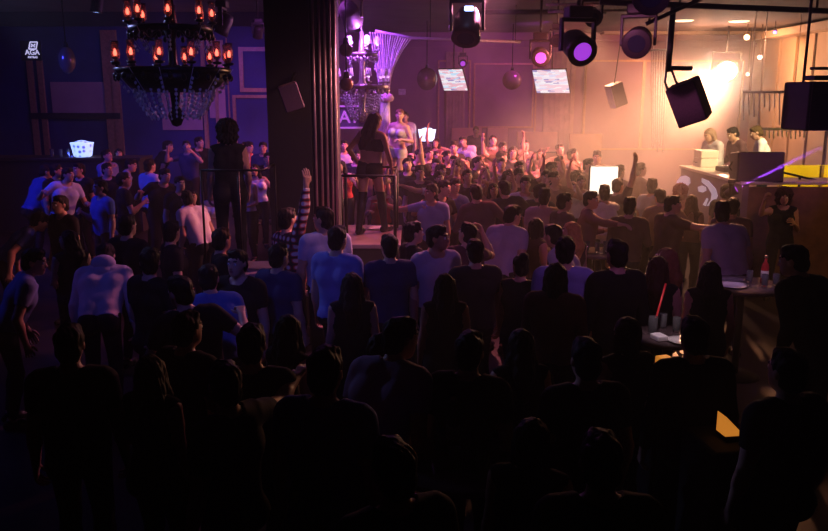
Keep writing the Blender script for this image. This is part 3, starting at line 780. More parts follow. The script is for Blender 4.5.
for f in (.1, .9): MB().tube([up_+d_*f, Vector(((d_*f).x, 0, ZC-a.z))], .012).build('hanger', M_CASE, t, True)
# hanging loudspeaker on its pole
def loudspeaker(label, p, R, w, d, h, parent_extra=None, m=None):
    t = thing('loudspeaker', label, 'loudspeaker', tuple(p)); t.rotation_euler = R.to_euler()
    mm = m or mat('speaker_case', (.028, .022, .028), .55, var=.2)
    MB().box((0, 0, 0), (w, d, h), None, .02).build('cabinet', mm, t)
    MB().box((0, -d/2-.004, 0), (w*.93, .016, h*.95), None, .006).build('grille', mat('speaker_grille', (.1, .06, .085), .6, var=.25, scale=90), t)
    return t
Yh = 10.0
ps = P(689, 102, Yh)
R = Matrix.Rotation(-.52, 3, 'Z') @ Matrix.Rotation(.22, 3, 'X') @ Matrix.Rotation(-.36, 3, 'Y')
sp_ = loudspeaker('dark loudspeaker hanging tilted from a pole at the upper right', ps, R, .36, .34, .5)
Ri = R.inverted()
def inl(v): return Ri @ (Vector(v) - ps)
pt, pb = P(673.5, 6, Yh), P(668, 72, Yh)
MB().tube([inl(pt), inl(pb)], .035, 10).build('hanging_pole', M_CASE, sp_, True)
MB().tube([inl(P(667, 68, Yh)), inl(P(692, 68.5, Yh))], .028, 8).build('stub_arm', M_CASE, sp_, True)
MB().tube([inl(P(667, 66, Yh)), inl(P(665, 82, Yh)), inl(P(668, 90, Yh))], .016, 6).tube([inl(P(670, 66, Yh)), inl(P(676, 82, Yh)), inl(P(690, 98, Yh+.1)), inl(P(703, 110, Yh))], .016, 6).build('bracket', CHROME, sp_, True)
MB().tube([inl(P(703, 108, Yh)), inl(P(711, 111, Yh))], .014, 6).build('hook', CHROME, sp_, True)
# loudspeaker cut by the right edge, loudspeaker on the column, hazy far loudspeaker
p = P(818, 106, 9.0)
s2 = loudspeaker('large black loudspeaker hung at the right edge above the booth', p, Matrix.Rotation(.12, 3, 'Z'), .55, .5, .52)
MB().tube([(-.2, 0, .26), (-.2, 0, ZC-p.z)], .016).tube([(.2, 0, .26), (.2, 0, ZC-p.z)], .016).build('hanging_pole', M_CASE, s2, True)
MB().box((-.05, -.1, .3), (.3, .2, .05), None, .01).box((0, -.1, .4), (.36, .1, .03), None, .01).build('bracket', M_CASE, s2)
p = P(291, 97, 9.2)
R = Matrix.Rotation(.2, 3, 'Z') @ Matrix.Rotation(.1, 3, 'X') @ Matrix.Rotation(-.32, 3, 'Y')
s3 = loudspeaker('dim reddish loudspeaker mounted tilted on the face of the black column', p, R, .22, .16, .3, m=mat('dim_red_case', (.13, .07, .07), .6, var=.15))
MB().tube([(0, .05, .1), R.inverted() @ Vector((0, .46, .3))], .02).build('bracket', BLK, s3, True)
p = P(616, 95, 19.5)
R = Matrix.Rotation(.3, 3, 'Z') @ Matrix.Rotation(-.35, 3, 'Y')
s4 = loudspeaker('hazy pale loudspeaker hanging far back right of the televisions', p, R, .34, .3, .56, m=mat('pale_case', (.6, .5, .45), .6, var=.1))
MB().tube([(0, 0, .2), R.inverted() @ Vector((.1, 0, ZC-p.z))], .014).build('hanging_pole', M_CASE, s4, True)
# stage lamps
head('small stage lamp on the booth corner throwing a violet beam to the right', P(731, 192, 12.1), P(806, 154, 11.6), .42, M_LENS_V, False)
head('big black stage lamp cut by the top edge, nearest of the rigged lamps', P(655, -9, 7.0), P(600, 60, 5.5), .85, M_LENS_D)
head('round black stage lamp with a pale yoke under the truss pipe', P(638, 41, 9.0), P(625, 66, 7.8), .86, M_LENS_D)
head('round stage lamp with a violet lens right of the right television', P(577, 46, 11.5), P(640, 110, 9.5), 1.15, M_LENS_V)
head('small violet stage lamp directly above the right television', P(540, 56, 16), P(548, 80, 14), .95, M_LENS_V)
head('black moving lamp hanging above the left television', P(467, 26, 10.5), P(463, 60, 10.2), 1.0, M_LENS_D)
head('small hanging stage lamp at the ceiling between the violet lamps', P(557, 40, 15), P(540, 80, 12), .6, M_LENS_D)
head('small dark stage lamp near the ceiling above the round violet lamp', P(592, 16, 12), P(620, 60, 10), .7, M_LENS_D)
head('dim dark stage lamp above the violet chandelier', P(350, 14, 12.8), P(370, 60, 14), .9, M_LENS_D)
head('blue lit stage lamp beside the large chandelier', P(223, 24, 12), P(180, 120, 12), .7, M_LED_B)
head('blue lit stage lamp in the dark left of the column', P(258, 32, 15), P(250, 120, 16), .5, M_LED_B)
head('violet lit small lamp hung beside the left television', P(463, 63, 20.5), P(460, 80, 18), .55, M_LENS_V)
head('blue lit stage lamp near the ceiling at the upper left', P(97, 5, 12), P(90, 90, 12), .5, M_LED_B)
tag(MB().box(P(469, 8.5, 10.2), (.11, .03, .06), None, .01).build('status_display', M_LED_B, None), 'small glowing blue display above the black moving lamp', 'display')
# the big hazy flood lamp and its smaller neighbours
FL = P(727, 71, 22.5)
fl = thing('flood_lamp', 'large white flood lamp glaring in the haze behind the hanging loudspeaker', 'stage light', tuple(FL))
FT = Vector((-1.5, 6, -.6))
qd = (FT - FL).normalized(); Rf = aim(qd).to_matrix()
M_FLOOD = mat('flood_glow', (1, .95, .9), .3, emit=(1, .85, .72), estr=90, var=.02)
MB().lathe([(0, -.3), (.16, -.24), (.29, 0), (.31, .03), (.28, .03), (.2, -.04), (0, -.06)], 28, rot=Rf).build('reflector', M_CASE, fl, True)
MB().lathe([(0, .02), (.18, .015), (.25, -.01), (0, -.03)], 28, rot=Rf).build('lens', M_FLOOD, fl, True)
MB().tube([(.4, .1, 0), (.4, .1, .5), (-.4, .1, .5), (-.4, .1, 0)], .025).tube([(0, .1, .5), (0, .1, ZC-FL.z)], .03).build('yoke', M_CASE, fl, True)
def small_lamp(label, px, py, Y, r, est, col, n='spot_lamp'):
    p = P(px, py, Y); t = thing(n, label, 'stage light', tuple(p))
    Rr = aim(Vector((-.5, -.8, -.45))).to_matrix()
    MB().lathe([(0, -r*2), (r*.8, -r*1.8), (r, 0), (r*1.1, .02), (r*.9, .02), (0, -.01)], 14, rot=Rr).build('housing', M_CASE, t, True)
    MB().lathe([(0, .03), (r*.85, .022), (0, -.01)], 14, rot=Rr).build('lens', mat('lens_%d' % px, col, .2, emit=col, estr=est, var=.02), t, True)
    MB().tube([(0, 0, 0), (0, 0, ZC-p.z)], .012).build('hanging_rod', M_CASE, t, True)
small_lamp('small white spot lamp under the soffit at the upper right', 747, 37, 22, .09, 3, (1, .8, .6))
small_lamp('tiny violet spot lamp near the upper right corner', 775, 32, 21, .05, 6, (.5, .2, 1))
small_lamp('small lamp added for the bright streak on the right wall, upper of two', 760, 57, 22, .07, 5, (1, .85, .65))  # added pair of lamps standing in for a streak of light on the wall
small_lamp('small lamp added for the bright streak on the right wall, lower of two', 748, 74, 23, .06, 4, (1, .85, .66))
for k, (x, y) in enumerate(((683, 20.5), (739, 21.2))):
    p = G(x, y, ZC-.004)
    o = MB().lathe([(0, -.02), (.22, -.02), (.26, 0), (0, 0)], 24, p).build('downlight', mat('downlight_glow', (1, .85, .6), .3, emit=(1, .72, .42), estr=2.2, var=.02), None, True)
    tag(o, ('round ceiling downlight left of the flood lamp pole', 'round ceiling downlight above the big flood lamp')[k], 'ceiling light', 'ceiling downlights')
# bright stage lamp panel behind the crowd
p = P(603, 180, 12.9); t = thing('stage_floodlight', 'glaring white square floodlight standing behind the crowd', 'stage light', (p.x, p.y, floor_at(0, 12.9))); p.z -= floor_at(0, 12.9)
MB().box((0, 0, p.z), (.46, .12, .46), None, .03).build('housing', M_CASE, t)
MB().box((0, -.06, p.z), (.44, .02, .44), None, .01).build('lamp_face', mat('panel_glow', (1, .95, .9), .3, emit=(1, .84, .68), estr=1.7, var=.02), t)
MB().tube([(0, 0, p.z-.2), (0, 0, .1)], .03).tube([(-.35, 0, .02), (.35, 0, .02)], .03).tube([(0, -.3, .02), (0, .3, .02)], .03).tube([(0, 0, .02), (0, 0, .12)], .03).build('stand', M_CASE, t, True)

# ------------------------------------------------------------------ the booth
BX, BY0, BY1, BZ = 5.06, 12.3, 15.2, 1.72
bt = thing('dj_booth', 'dark music booth with a white crescent graphic on its front', 'booth', (BX, (BY0+BY1)/2, 0))
hy = (BY1-BY0)/2
MB().bx(0, .1, -hy, hy, 0, BZ).build('front_panel', mat('booth_front', (.24, .16, .2), .5, var=.12, scale=3), bt)
MB().bx(.1, 2.4, -hy, -hy+.08, 0, BZ-.04).build('end_panel', M_BROWN, bt)
M_TOP = mat('counter_top', (.7, .6, .5), .3, var=.08)
MB().bx(-.04, .8, -hy-.02, hy+.02, BZ, BZ+.05, .01).build('counter_top', M_TOP, bt)
MB().bx(.8, 2.3, -hy-.02, -hy+.62, BZ, BZ+.05, .01).build('end_counter', M_TOP, bt)
# graphic: crescent and round patches, flat on the front (panel faces -X)
Mg = Matrix(((0, 0, -1, 0), (-1, 0, 0, 0), (0, 1, 0, 0), (0, 0, 0, 1)))   # x -> -Y, y -> Z, z -> -X
M_WHITEG = mat('white_graphic', (.85, .82, .9), .5, emit=(.75, .68, .95), estr=.25, var=.04)  # a faint glow is put into the graphic's own material
def on_front(px, py):
    r = ray(px, py); tt_ = BX/r.x; return r.y*tt_ - (BY0+BY1)/2, CAM_H + r.z*tt_
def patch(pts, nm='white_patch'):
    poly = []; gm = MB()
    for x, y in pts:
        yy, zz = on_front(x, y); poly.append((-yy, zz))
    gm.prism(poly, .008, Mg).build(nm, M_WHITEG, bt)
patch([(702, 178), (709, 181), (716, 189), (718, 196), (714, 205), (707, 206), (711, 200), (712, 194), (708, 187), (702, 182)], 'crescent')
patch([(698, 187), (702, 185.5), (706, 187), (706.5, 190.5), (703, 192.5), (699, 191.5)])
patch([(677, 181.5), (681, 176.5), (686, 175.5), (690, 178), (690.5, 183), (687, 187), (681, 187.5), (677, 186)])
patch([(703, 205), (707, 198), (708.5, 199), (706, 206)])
# case and laptop, mixer
p = G(699, 168, BZ+.05); 
t = thing('equipment_case', 'brightly lit white equipment case on the booth counter', 'case', (BX+.36, 14.95, BZ+.05)); t.scale = (.8,)*3
M_WC = mat('white_case', (.9, .86, .75), .4, var=.03)
MB().bx(-.2, .2, -.25, .25, 0, .2, .015).build('body', M_WC, t); MB().bx(-.2, .2, -.25, .25, .21, .38, .015).build('lid', M_WC, t)
MB().tube([(-.22, -.1, .1), (-.25, -.1, .1), (-.25, .1, .1), (-.22, .1, .1)], .012).build('handle', CHROME, t, True)
for k, (yy, lb) in enumerate(((13.95, 'black player deck with a silver platter beside the white case on the counter'), (13.35, 'black player deck with a silver platter at the near end of the counter'))):
    t = thing('player_deck', lb, 'music deck', (BX+.42, yy, BZ+.05), group='player decks on the booth')
    MB().bx(-.17, .17, -.2, .2, 0, .08, .01).build('body', MATTE, t)
    MB().lathe([(0, .1), (.11, .1), (.12, .08), (0, .08)], 24).build('platter', CHROME, t, True)
    for q in range(3): MB().lathe([(0, .1), (.018, .1), (.02, .08), (0, .08)], 10, (.13, -.12+.1*q, 0)).build('knob', CHROME, t, True)
t = thing('laptop', 'open silver laptop on the booth counter before the disc jockeys', 'laptop', (BX+.62, 14.4, BZ+.05), (0, 0, -PI/2))
MB().bx(-.17, .17, -.12, .12, 0, .02, .006).build('keyboard', CHROME, t)
MB().box((0, .15, .12), (.34, .015, .23), Euler((-.25, 0, 0))).build('screen_lid', CHROME, t)
p = P(761, 170, 12.0)
ms = loudspeaker('wide violet lit monitor loudspeaker on the end of the booth', Vector((p.x+.15, 12.52, BZ+.25)), Matrix.Rotation(-.1, 3, 'Z') @ Matrix.Rotation(-.1, 3, 'X'), .7, .42, .46)
MB().tube([(-.37, 0, -.05), (-.41, 0, 0), (-.37, 0, .08)], .014).build('handle', BLK, ms, True)
# railing and yellow partition on the right
Yr = 12.6
rail_thing('guard_rail', 'dark rail in front of the yellow partition at the right edge', [[P(783, 172.5, Yr), P(845, 187, Yr)]], [((P(800, 178, Yr).x, Yr, .75), tuple(P(800, 177, Yr))), ((P(840, 178, Yr).x, Yr, .75), tuple(P(840, 186, Yr)))])
t = thing('partition', 'yellow lit partition behind the rail at the right edge', 'partition', (P(812, 180, 16).x, 16, .75))
MB().bx(-.65, 1.9, 0, .08, 0, .95).build('panel', mat('yellow_light_tint', (.75, .55, .03), .6, var=.1, scale=2), t)  # the yellow light on the wall is put into the panel colour too
for k in range(4): MB().bx(-.65+.8*k, -.6+.8*k, -.04, 0, 0, .95).build('batten', M_BROWN, t)

# ------------------------------------------------------------------ signs
M_SIGN = mat('sign_light', (.8, .8, 1), .4, emit=(.62, .6, 1), estr=.9, var=.02)
p = P(33.5, 52, 17.5); t = thing('wall_sign', 'white lit club sign with a knot emblem at the far left', 'sign', tuple(p)); t.scale = (.55,)*3
MB().bx(-.5, .28, .02, .06, -.32, .42).build('panel', MATTE, t)
text_mesh('AGA', .27, 'lettering', M_SIGN, t, .008, (-.05, 0, -.10))
text_mesh('PATRAS', .105, 'small_lettering', M_SIGN, t, .008, (-.05, 0, -.23))
em = MB(); sh = .28
def sk(x, z): return Vector((x + z*sh - .0, 0, z + .22))
for (a0, b0) in (((-.14, -.11), (.14, -.11)), ((.14, -.11), (.14, .15)), ((.14, .15), (-.14, .15)), ((-.14, .15), (-.14, -.11))): em.tube([sk(*a0), sk(*b0)], .022, 6)
for (a0, b0) in (((-.07, -.05), (.07, .09)), ((-.07, .09), (.07, -.05)), ((-.07, -.05), (-.07, .09)), ((.07, -.05), (.07, .09)), ((-.02, .02), (.02, .02))): em.tube([sk(*a0), sk(*b0)], .012, 6)
em.build('emblem', M_SIGN, t)
p = P(350, 117, 14.2); t = thing('framed_sign', 'violet framed letter sign below the violet chandelier', 'sign', tuple(p))
M_SIGNV = mat('violet_letters', (.8, .45, .8), .4, emit=(.7, .2, .7), estr=.35, var=.03)
MB().bx(-.26, .3, .02, .05, -.2, .2).build('panel', mat('violet_panel', (.12, .07, .16), .6), t)
MB().bx(-.26, .3, -.02, .03, -.2, -.17).bx(-.26, .3, -.02, .03, .17, .2).bx(-.26, -.23, -.02, .03, -.17, .17).bx(.27, .3, -.02, .03, -.17, .17).build('frame', M_SIGNV, t)
text_mesh('A1', .3, 'lettering', M_SIGNV, t, .008, (-.02, 0, -.1))
MB().tube([(-.2, .04, .2), (-.2, .04, ZC-p.z)], .006).tube([(.24, .04, .2), (.24, .04, ZC-p.z)], .006).build('hanging_rod', BLK, t, True)
t = thing('wall_plate', 'small violet lit plate on the far wall right of the string curtain', 'plate', tuple(P(402, 92, 24.8)))
MB().bx(-.11, .11, 0, .05, -.09, .09, .01).build('plate', mat('pale_plate', (.7, .6, .75), .5), t)

# ------------------------------------------------------------------ tables, bottles, glasses
M_TBL = mat('table_top', (.1, .07, .075), .22, var=.2, spec=.6)
M_ICE = mat('lit_ice', (.7, .8, 1), .25, emit=(.35, .5, 1), estr=1.6, var=.3, scale=30)
M_ICE2 = mat('lit_ice_pale', (.8, .85, 1), .25, emit=(.6, .7, 1), estr=2.2, var=.3, scale=30)
def dotted(m):
    nt = m.node_tree; b = nt.nodes['Principled BSDF']; tc = nt.nodes.new('ShaderNodeTexCoord'); v = nt.nodes.new('ShaderNodeTexVoronoi'); v.inputs['Scale'].default_value = 11; v.inputs['Randomness'].default_value = .3
    nt.links.new(tc.outputs['Object'], v.inputs['Vector']); r = nt.nodes.new('ShaderNodeValToRGB'); e = b.inputs['Emission Color'].default_value
    r.color_ramp.elements[0].color = (e[0]*.1, e[1]*.12, e[2]*.5, 1); r.color_ramp.elements[0].position = .22; r.color_ramp.elements[1].color = tuple(e); r.color_ramp.elements[1].position = .36
    nt.links.new(v.outputs['Distance'], r.inputs['Fac']); nt.links.new(r.outputs['Color'], b.inputs['Emission Color'])
dotted(M_ICE)
M_GRN = mat('bottle_glass', (.04, .09, .05), .08, trans=.4, var=.05)
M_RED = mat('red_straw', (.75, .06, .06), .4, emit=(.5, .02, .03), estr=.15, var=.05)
def bar_table(label, px, py, z, r):
    g = G(px, py, z); t = thing('bar_table', label, 'table', (g.x, g.y, 0))
    MB().lathe([(0, z-.04), (r*.97, z-.04), (r, z-.02), (r, z-.005), (r*.98, z), (0, z)], 32).build('table_top', M_TBL, t, True)
    MB().tube([(0, 0, .03), (0, 0, z-.04)], .04, 12).build('pedestal', BLK, t, True)
    MB().lathe([(0, .04), (.05, .04), (.26, .015), (.27, 0), (0, 0)], 24).build('foot', BLK, t, True)
    return g
def glass(g, dx, dy, label, group, h=.13, r=.035, straw=None):
    t = thing('drinking_glass', label, 'glass', (g.x+dx, g.y+dy, g.z), group=group)
    MB().lathe([(0, 0), (r*.8, 0), (r*.85, .01), (r, h), (r*.93, h), (r*.75, .015), (0, .015)], 16).build('cup', GLASS, t, True)
    MB().lathe([(0, .016), (r*.74, .016), (r*.84, h*.6), (0, h*.6)], 16).build('drink', mat('amber_drink', (.6, .3, .15), .1, trans=.5, var=.05), t, True)
    if straw: MB().tube([(0, 0, .02), straw], .009).build('straw', M_RED, t, True)
def bottle(g, dx, dy, label, group=None, m=None):
    t = thing('bottle', label, 'bottle', (g.x+dx, g.y+dy, g.z), group=group)
    MB().lathe([(0, 0), (.036, 0), (.04, .01), (.04, .18), (.03, .215), (.014, .24), (.013, .29), (0, .29)], 16).build('body', m or M_GRN, t, True)
    MB().lathe([(0, .31), (.016, .31), (.016, .28), (0, .28)], 12).build('cap', GOLD, t, True)
    MB().lathe([(.0408, .06), (.0412, .061), (.0412, .14), (.0408, .141)], 16).build('paper_label', mat('paper_label', (.8, .75, .65), .7), t, True)
def bucket(label, g, m, s=1, n=4):
    t = thing('ice_bucket', label, 'ice bucket', tuple(g)); t.scale = (s,)*3
    mb = MB().lathe([(0, 0), (.13, 0), (.16, .02), (.2, .24), (.21, .26), (.19, .26), (.14, .03), (0, .03)], 20)
    mb.build('bowl', m, t, True)
    MB().sphere((0, 0, .22), .17, 2, (1, 1, .5)).build('ice', m, t)
G1 = 'glasses on the table with the red straw'; G2 = 'glasses on the table at the right'
g = bar_table('round lit bar table with a red straw and glasses behind the dark man', 668, 335, 1.05, .31)
glass(g, -.12, .05, 'drinking glass with a long red straw on the nearest lit table', None, .15, .04, (.12, .1, .42))
for k, (dx, dy) in enumerate(((.1, .1), (.2, .05), (.02, .22), (.14, -.12))): glass(g, dx, dy, 'clear drinking glass on the table with the red straw', G1)
tag(MB().box(g+Vector((-.12, -.14, .025)), (.1, .13, .045), Euler((0, 0, .3)), .01).build('napkin_stack', mat('white_paper', (.9, .86, .88), .7, var=.02)), 'white stack of napkins on the table with the red straw', 'napkins')
tag(MB().lathe([(0, .0), (.08, .0), (.12, .02), (.1, .012), (0, .01)], 20, g+Vector((.05, -.2, .001))).build('plate', mat('white_china', (1,)*3), None, True), 'small white plate on the table with the red straw', 'plate')
g = bar_table('wide bar table with bottles right of the dark haired woman', 742, 284, 1.05, .45)
bottle(g, .26, .05, 'red bottle standing on the wide table at the right', None, mat('red_glass', (.6, .05, .05), .1, trans=.2))
for k, (dx, dy) in enumerate(((.12, .1), (.2, -.1), (.34, -.06))): glass(g, dx, dy, 'clear drinking glass on the wide table at the right', G2)
tag(MB().lathe([(0, .0), (.12, .0), (.17, .02), (.15, .012), (0, .01)], 24, g+Vector((-.15, -.1, .001))).build('plate', MATS['white_china'], None, True), 'white plate on the wide table at the right', 'plate')
tag(MB().lathe([(0, .0), (.1, .0), (.14, .02), (.12, .012), (0, .01)], 24, g+Vector((-.05, .16, .001))).build('tray', mat('steel_tray', (.6, .55, .65), .25, .8), None, True), 'round steel tray on the wide table at the right', 'tray')
g = bar_table('bar table with a row of glasses in front of the man in the white shirt', 598, 252, 1.05, .36)
for k in range(5): glass(g, -.25+.12*k, .06*(k % 2), 'clear drinking glass in the row near the man in the white shirt', 'glasses in the middle row')
bottle(g, -.3, .15, 'green bottle among the glasses in front of the man in the white shirt')
g = bar_table('small bar table between the dark haired heads in the centre', 536, 291, 1.05, .3)
glass(g, -.05, 0, 'short clear glass on the small table in the centre', None, .1)
tag(MB().lathe([(0, .0), (.1, .0), (.13, .02), (.11, .012), (0, .01)], 20, g+Vector((.06, -.08, .001))).build('tray', MATS['steel_tray'], None, True), 'round steel tray on the small table in the centre', 'tray')
g = bar_table('bar table with dim glasses in the dark foreground', 458, 462, 1.05, .36)
for k, (dx, dy) in enumerate(((-.1, .1), (.05, .12), (.2, .0), (-.02, -.1), (.12, -.16))): glass(g, dx, dy, 'clear drinking glass on the dark foreground table', 'glasses on the dark foreground table')
bottle(g, -.02, .2, 'dim green bottle on the dark foreground table')
g = bar_table('bar table with a lit edge behind the blue shirted man', 352, 277, 1.05, .4)
glass(g, .0, .05, 'clear drinking glass behind the blue shirted man', None, .14)
tag(MB().box(g+Vector((.12, -.05, .012)), (.2, .14, .02), Euler((0, 0, .2))).build('menu', mat('cream_paper', (.9, .75, .6), .7), None), 'cream menu lying on the table behind the blue shirted man', 'menu')
# counter at the left rear with the glowing bucket
p = P(82, 157, 16.2)
t = thing('bar_counter', 'dark bar counter at the left rear under the glowing ice bucket', 'bar', (p.x, 16.3, .36)); p.z -= .36
MB().bx(-1.9, 1.2, -.3, .4, 0, p.z-.06).build('front_panel', MATTE, t); MB().bx(-1.95, 1.25, -.35, .45, p.z-.06, p.z, .01).build('counter_top', MATTE, t)
g = Vector((p.x, 16.25, p.z+.36)); bucket('glowing blue white faceted ice bucket on the bar at the left', g, M_ICE, 1.1)
for k, dx in enumerate((-.62, -.42, -.3)): glass(g, dx, -.05*(k % 2), 'blue lit drinking glass left of the glowing ice bucket', 'glasses beside the glowing bucket', .16, .04)
bottle(g, -.18, .3, 'tall bottle behind the glowing ice bucket on the left bar')
p = P(427, 141, 19.5)
t = thing('bucket_stand', 'thin stand holding up the glowing pale ice bucket in the crowd', 'stand', (p.x, 19.5, .45)); p.z -= .45
MB().tube([(0, 0, .02), (0, 0, p.z-.03)], .025).build('pole', BLK, t, True); MB().lathe([(0, p.z), (.17, p.z), (.17, p.z-.03), (0, p.z-.03)], 20).build('tray', BLK, t, True); MB().lathe([(0, .03), (.25, .0), (0, 0)], 20).build('foot', BLK, t, True)
bucket('glowing pale ice bucket held high in the crowd', p + Vector((0, 0, .45)), M_ICE2, 1.05)
# amber lit cubes among the foreground silhouettes
M_AMB = mat('amber_glow', (1, .5, .1), .5, emit=(1, .34, .04), estr=.5, var=.12, scale=5)
for px, py, z, w_, h, ya, lb in ((664, 369, 1.1, .1, .19, .3, 'amber glowing table lamp partly hidden by the dark man'), (731, 423, 1.2, .1, .12, .15, 'amber glowing wedge shaped table lamp low between the dark figures at the right')):
    q = G(px, py, z); t = thing('table_lamp', lb, 'lamp', (q.x, q.y, 0), (0, 0, ya))
    if px > 700: MB().prism([(-.06, -h/2), (.06, -h/2), (-.06, h/2)], .1, Matrix.Translation((0, .05, z)) @ Matrix.Rotation(PI/2, 4, 'X')).build('shade', M_AMB, t)
    else: MB().bx(-w_/2, w_/2, -w_/2, w_/2, z-h/2, z+h/2, .01).build('shade', M_AMB, t)
    MB().bx(-w_*.6, w_*.6, -w_*.6, w_*.6, z-h/2-.03, z-h/2, .005).build('base', MATTE, t)
    MB().bx(-.2, .2, -.2, .2, 0, z-h/2-.03, .02).build('block', MATTE, t)
# ------------------------------------------------------------------ the crowd
K = (.012, .012, .014); K2 = (.03, .028, .032); N = (.03, .04, .12); W = (.75, .74, .78); LG = (.5, .48, .52); LAV = (.42, .38, .5); GR = (.1, .095, .1)
BL = (.1, .17, .5); MB_ = (.22, .25, .5); RD = (.45, .05, .05); BR = (.1, .06, .04); BN = (.05, .025, .012); BLD = (.5, .28, .1); TAN = (.3, .2, .14)
DRESS = lambda c: [('top', c), ('trousers', K), ('shoes', K)]
def w(px, py, face, pose, hair, label, shirt=K, **k):
    if POSES[pose]['fem'] and 'garments' not in k: k['garments'] = [('top', shirt), ('trousers', k.pop('tr', K)), ('shoes', K)]
    return person(px, py, face, pose, hair, label, shirt, **k)
# dancers
person(369, 118, -25, 'f_rail', 'long', 'dancer in black top and shorts leaning on the railed podium', at=(-.62, 11.3, ZP), ht=1.72, garments=[('crop', K), ('shorts', K), ('boots', K)], hc=(.02, .012, .01), skin=1)
person(397, 118, 150, 'f_strut', 'pony', 'brightly lit dancer in a pale two piece outfit on the rear podium', at=(P(397, 150, 14.9).x, 14.9, 1.12), ht=1.72, garments=[('crop', LG), ('shorts', LG), ('boots', K)], hc=(.1, .03, .02), skin=0)
person(228, 123, 15, 'f_stand', 'curly', 'silhouetted dancer with big dark hair on the podium left of the column', at=(P(228, 150, 9.0).x, 9.0, 1.1), ht=1.7, garments=[('top', K), ('trousers', K), ('shoes', K)], skin=1)
# music booth
w(753, 133, 75, 'dj', 'short', 'disc jockey in a white T-shirt bending over the booth counter', W, floor=.75, hc=(.08, .05, .02), ht=1.8)
w(733, 134, 100, 'dj', 'short', 'disc jockey in a dark shirt between his two colleagues at the booth', (.1, .05, .06), floor=.75, sleeve='long', ht=1.78)
w(712, 135, 110, 'dj', 'bob', 'person in a pale patterned shirt at the far end of the booth counter', LG, floor=.75, sleeve='long', hc=TAN, ht=1.75)
# far rows, left to right
w(405, 117, 170, 'stand', 'short', 'man standing above the crowd behind the bright dancer in a violet lit shirt', LG, floor=.5)
w(411, 133, 190, 'f_stand', 'long', 'woman in a violet lit pale dress behind the bright dancer', LG, floor=0)
w(407, 153, 175, 'clap', 'short', 'man in black right beside the bright dancer', K)
w(417, 155, 180, 'sway', 'short', 'man in a black T-shirt facing the camera left of the pale ice bucket stand', K)
w(427, 154, 185, 'look', 'flat', 'man with a white collar under the glowing pale ice bucket', K2)
w(436, 143, 150, 'f_armup', 'long', 'woman raising one arm high right of the pale ice bucket', (.25, .06, .08))
w(440, 156, 170, 'f_look', 'bob', 'woman in dark red looking sideways right of the ice bucket stand', (.2, .04, .05))
w(448, 158, 200, 'clap', 'short', 'man in black below the reaching man in white', K)
w(456, 162, -150, 'look', 'short', 'man in a black jacket under the white shirt of the reaching man', K2, mirror=True)
w(463, 142, 150, 'reach', 'short', 'man in a white T-shirt leaning out with one arm stretched to the left', W, floor=0)
w(476, 131, 175, 'stand', 'short', 'hazy man before the left tan panel of the far wall', GR, floor=0)
w(493, 141, 185, 'sip', 'short', 'dark haired man before the gap between the tan panels', (.2, .1, .1))
w(471, 164, 165, 'f_dance', 'long', 'woman with long dark hair in a red top, left of two', (.3, .07, .08))
w(478, 166, -165, 'f_look', 'long', 'woman with long dark hair in a dark top, right of two', K2)
w(486, 164, -120, 'drink', 'short', 'man in a dark shirt whose lit face turns right', K2)
w(434, 167, 160, 'armup', 'short', 'man in black with one arm up below the ice bucket stand', K)
w(441, 178, 185, 'reach', 'short', 'man in a white shirt reaching one arm out behind the guard rail', W)
w(455, 172, 195, 'sway', 'short', 'man with a lit cheek in the middle of the packed far rows', K)
w(463, 178, 170, 'f_cheer', 'long', 'woman in a pale dress dancing in the middle of the packed far rows', LG)
w(421, 173, 185, 'stand', 'flat', 'man in black beside the corner post of the guard rail', K)
w(489, 176, 175, 'f_dance', 'bun', 'woman in a light top with hair tied up before the tan panels', (.6, .45, .4))
w(497, 166, 180, 'sip', 'short', 'man in dark clothes lifting a hand to his mouth before the tan panel', GR)
w(513, 153, 185, 'drink', 'bob', 'person with a violet lit face left of the drinking man', K2)
w(525, 146, -160, 'sip', 'short', 'man drinking with raised elbow before the right tan panel', (.15, .08, .08))
w(541, 154, 150, 'f_phone', 'long', 'woman holding a hand up to her face before the right tan panel', (.2, .1, .1))
w(530, 163, 165, 'f_dance', 'long', 'woman with bare shoulders below the right tan panel', (.5, .3, .25))
w(519, 168, -170, 'stand', 'short', 'man in dark grey below the violet lit face', GR)
w(548, 172, 180, 'f_cheer', 'bun', 'bright lit woman with hair tied up in front of the tan panel', (.7, .5, .42))
w(556, 164, 200, 'clap', 'short', 'man in brown right of the tan panel', TAN)
w(573, 155, -110, 'sip', 'short', 'tall man in profile with a bright face right of the tan panels', (.25, .15, .12))
w(587, 166, -140, 'stand', 'short', 'man in brown in the haze left of the square floodlight', TAN)
w(573, 183, 170, 'f_armup', 'pony', 'woman in a white top raising an arm left of the square floodlight', W)
w(560, 178, -160, 'clap', 'short', 'man in tan among the bright rows left of the woman in white', TAN)
w(579, 176, -100, 'f_dance', 'long', 'woman with long hair just left of the square floodlight', BR)
w(519, 184, 175, 'stand', 'short', 'man in a bright white T-shirt facing the camera behind the man with violet rim light', W)
w(534, 178, 150, 'sway', 'short', 'man with lit cheek in the bright rows below the tan panel', (.3, .16, .12))
w(509, 177, 170, 'f_look', 'long', 'woman with dark hair and bare arms below the gap of the tan panels', (.35, .15, .12))
w(484, 187, 180, 'f_dance', 'long', 'blonde woman in a pale top behind the man in the dark jacket', LG, hc=BLD)
w(455, 187, 170, 'sway', 'short', 'man in a violet lit shirt left of the man in the dark jacket', MB_)
w(497, 190, -160, 'f_cheer', 'long', 'woman in red between the dark jacket and the violet rim lit man', RD)
w(620, 172, -60, 'stand', 'short', 'hazy man right of the square floodlight', TAN)
w(640, 170, -80, 'stand', 'short', 'hazy man in the glow left of the booth front', TAN)
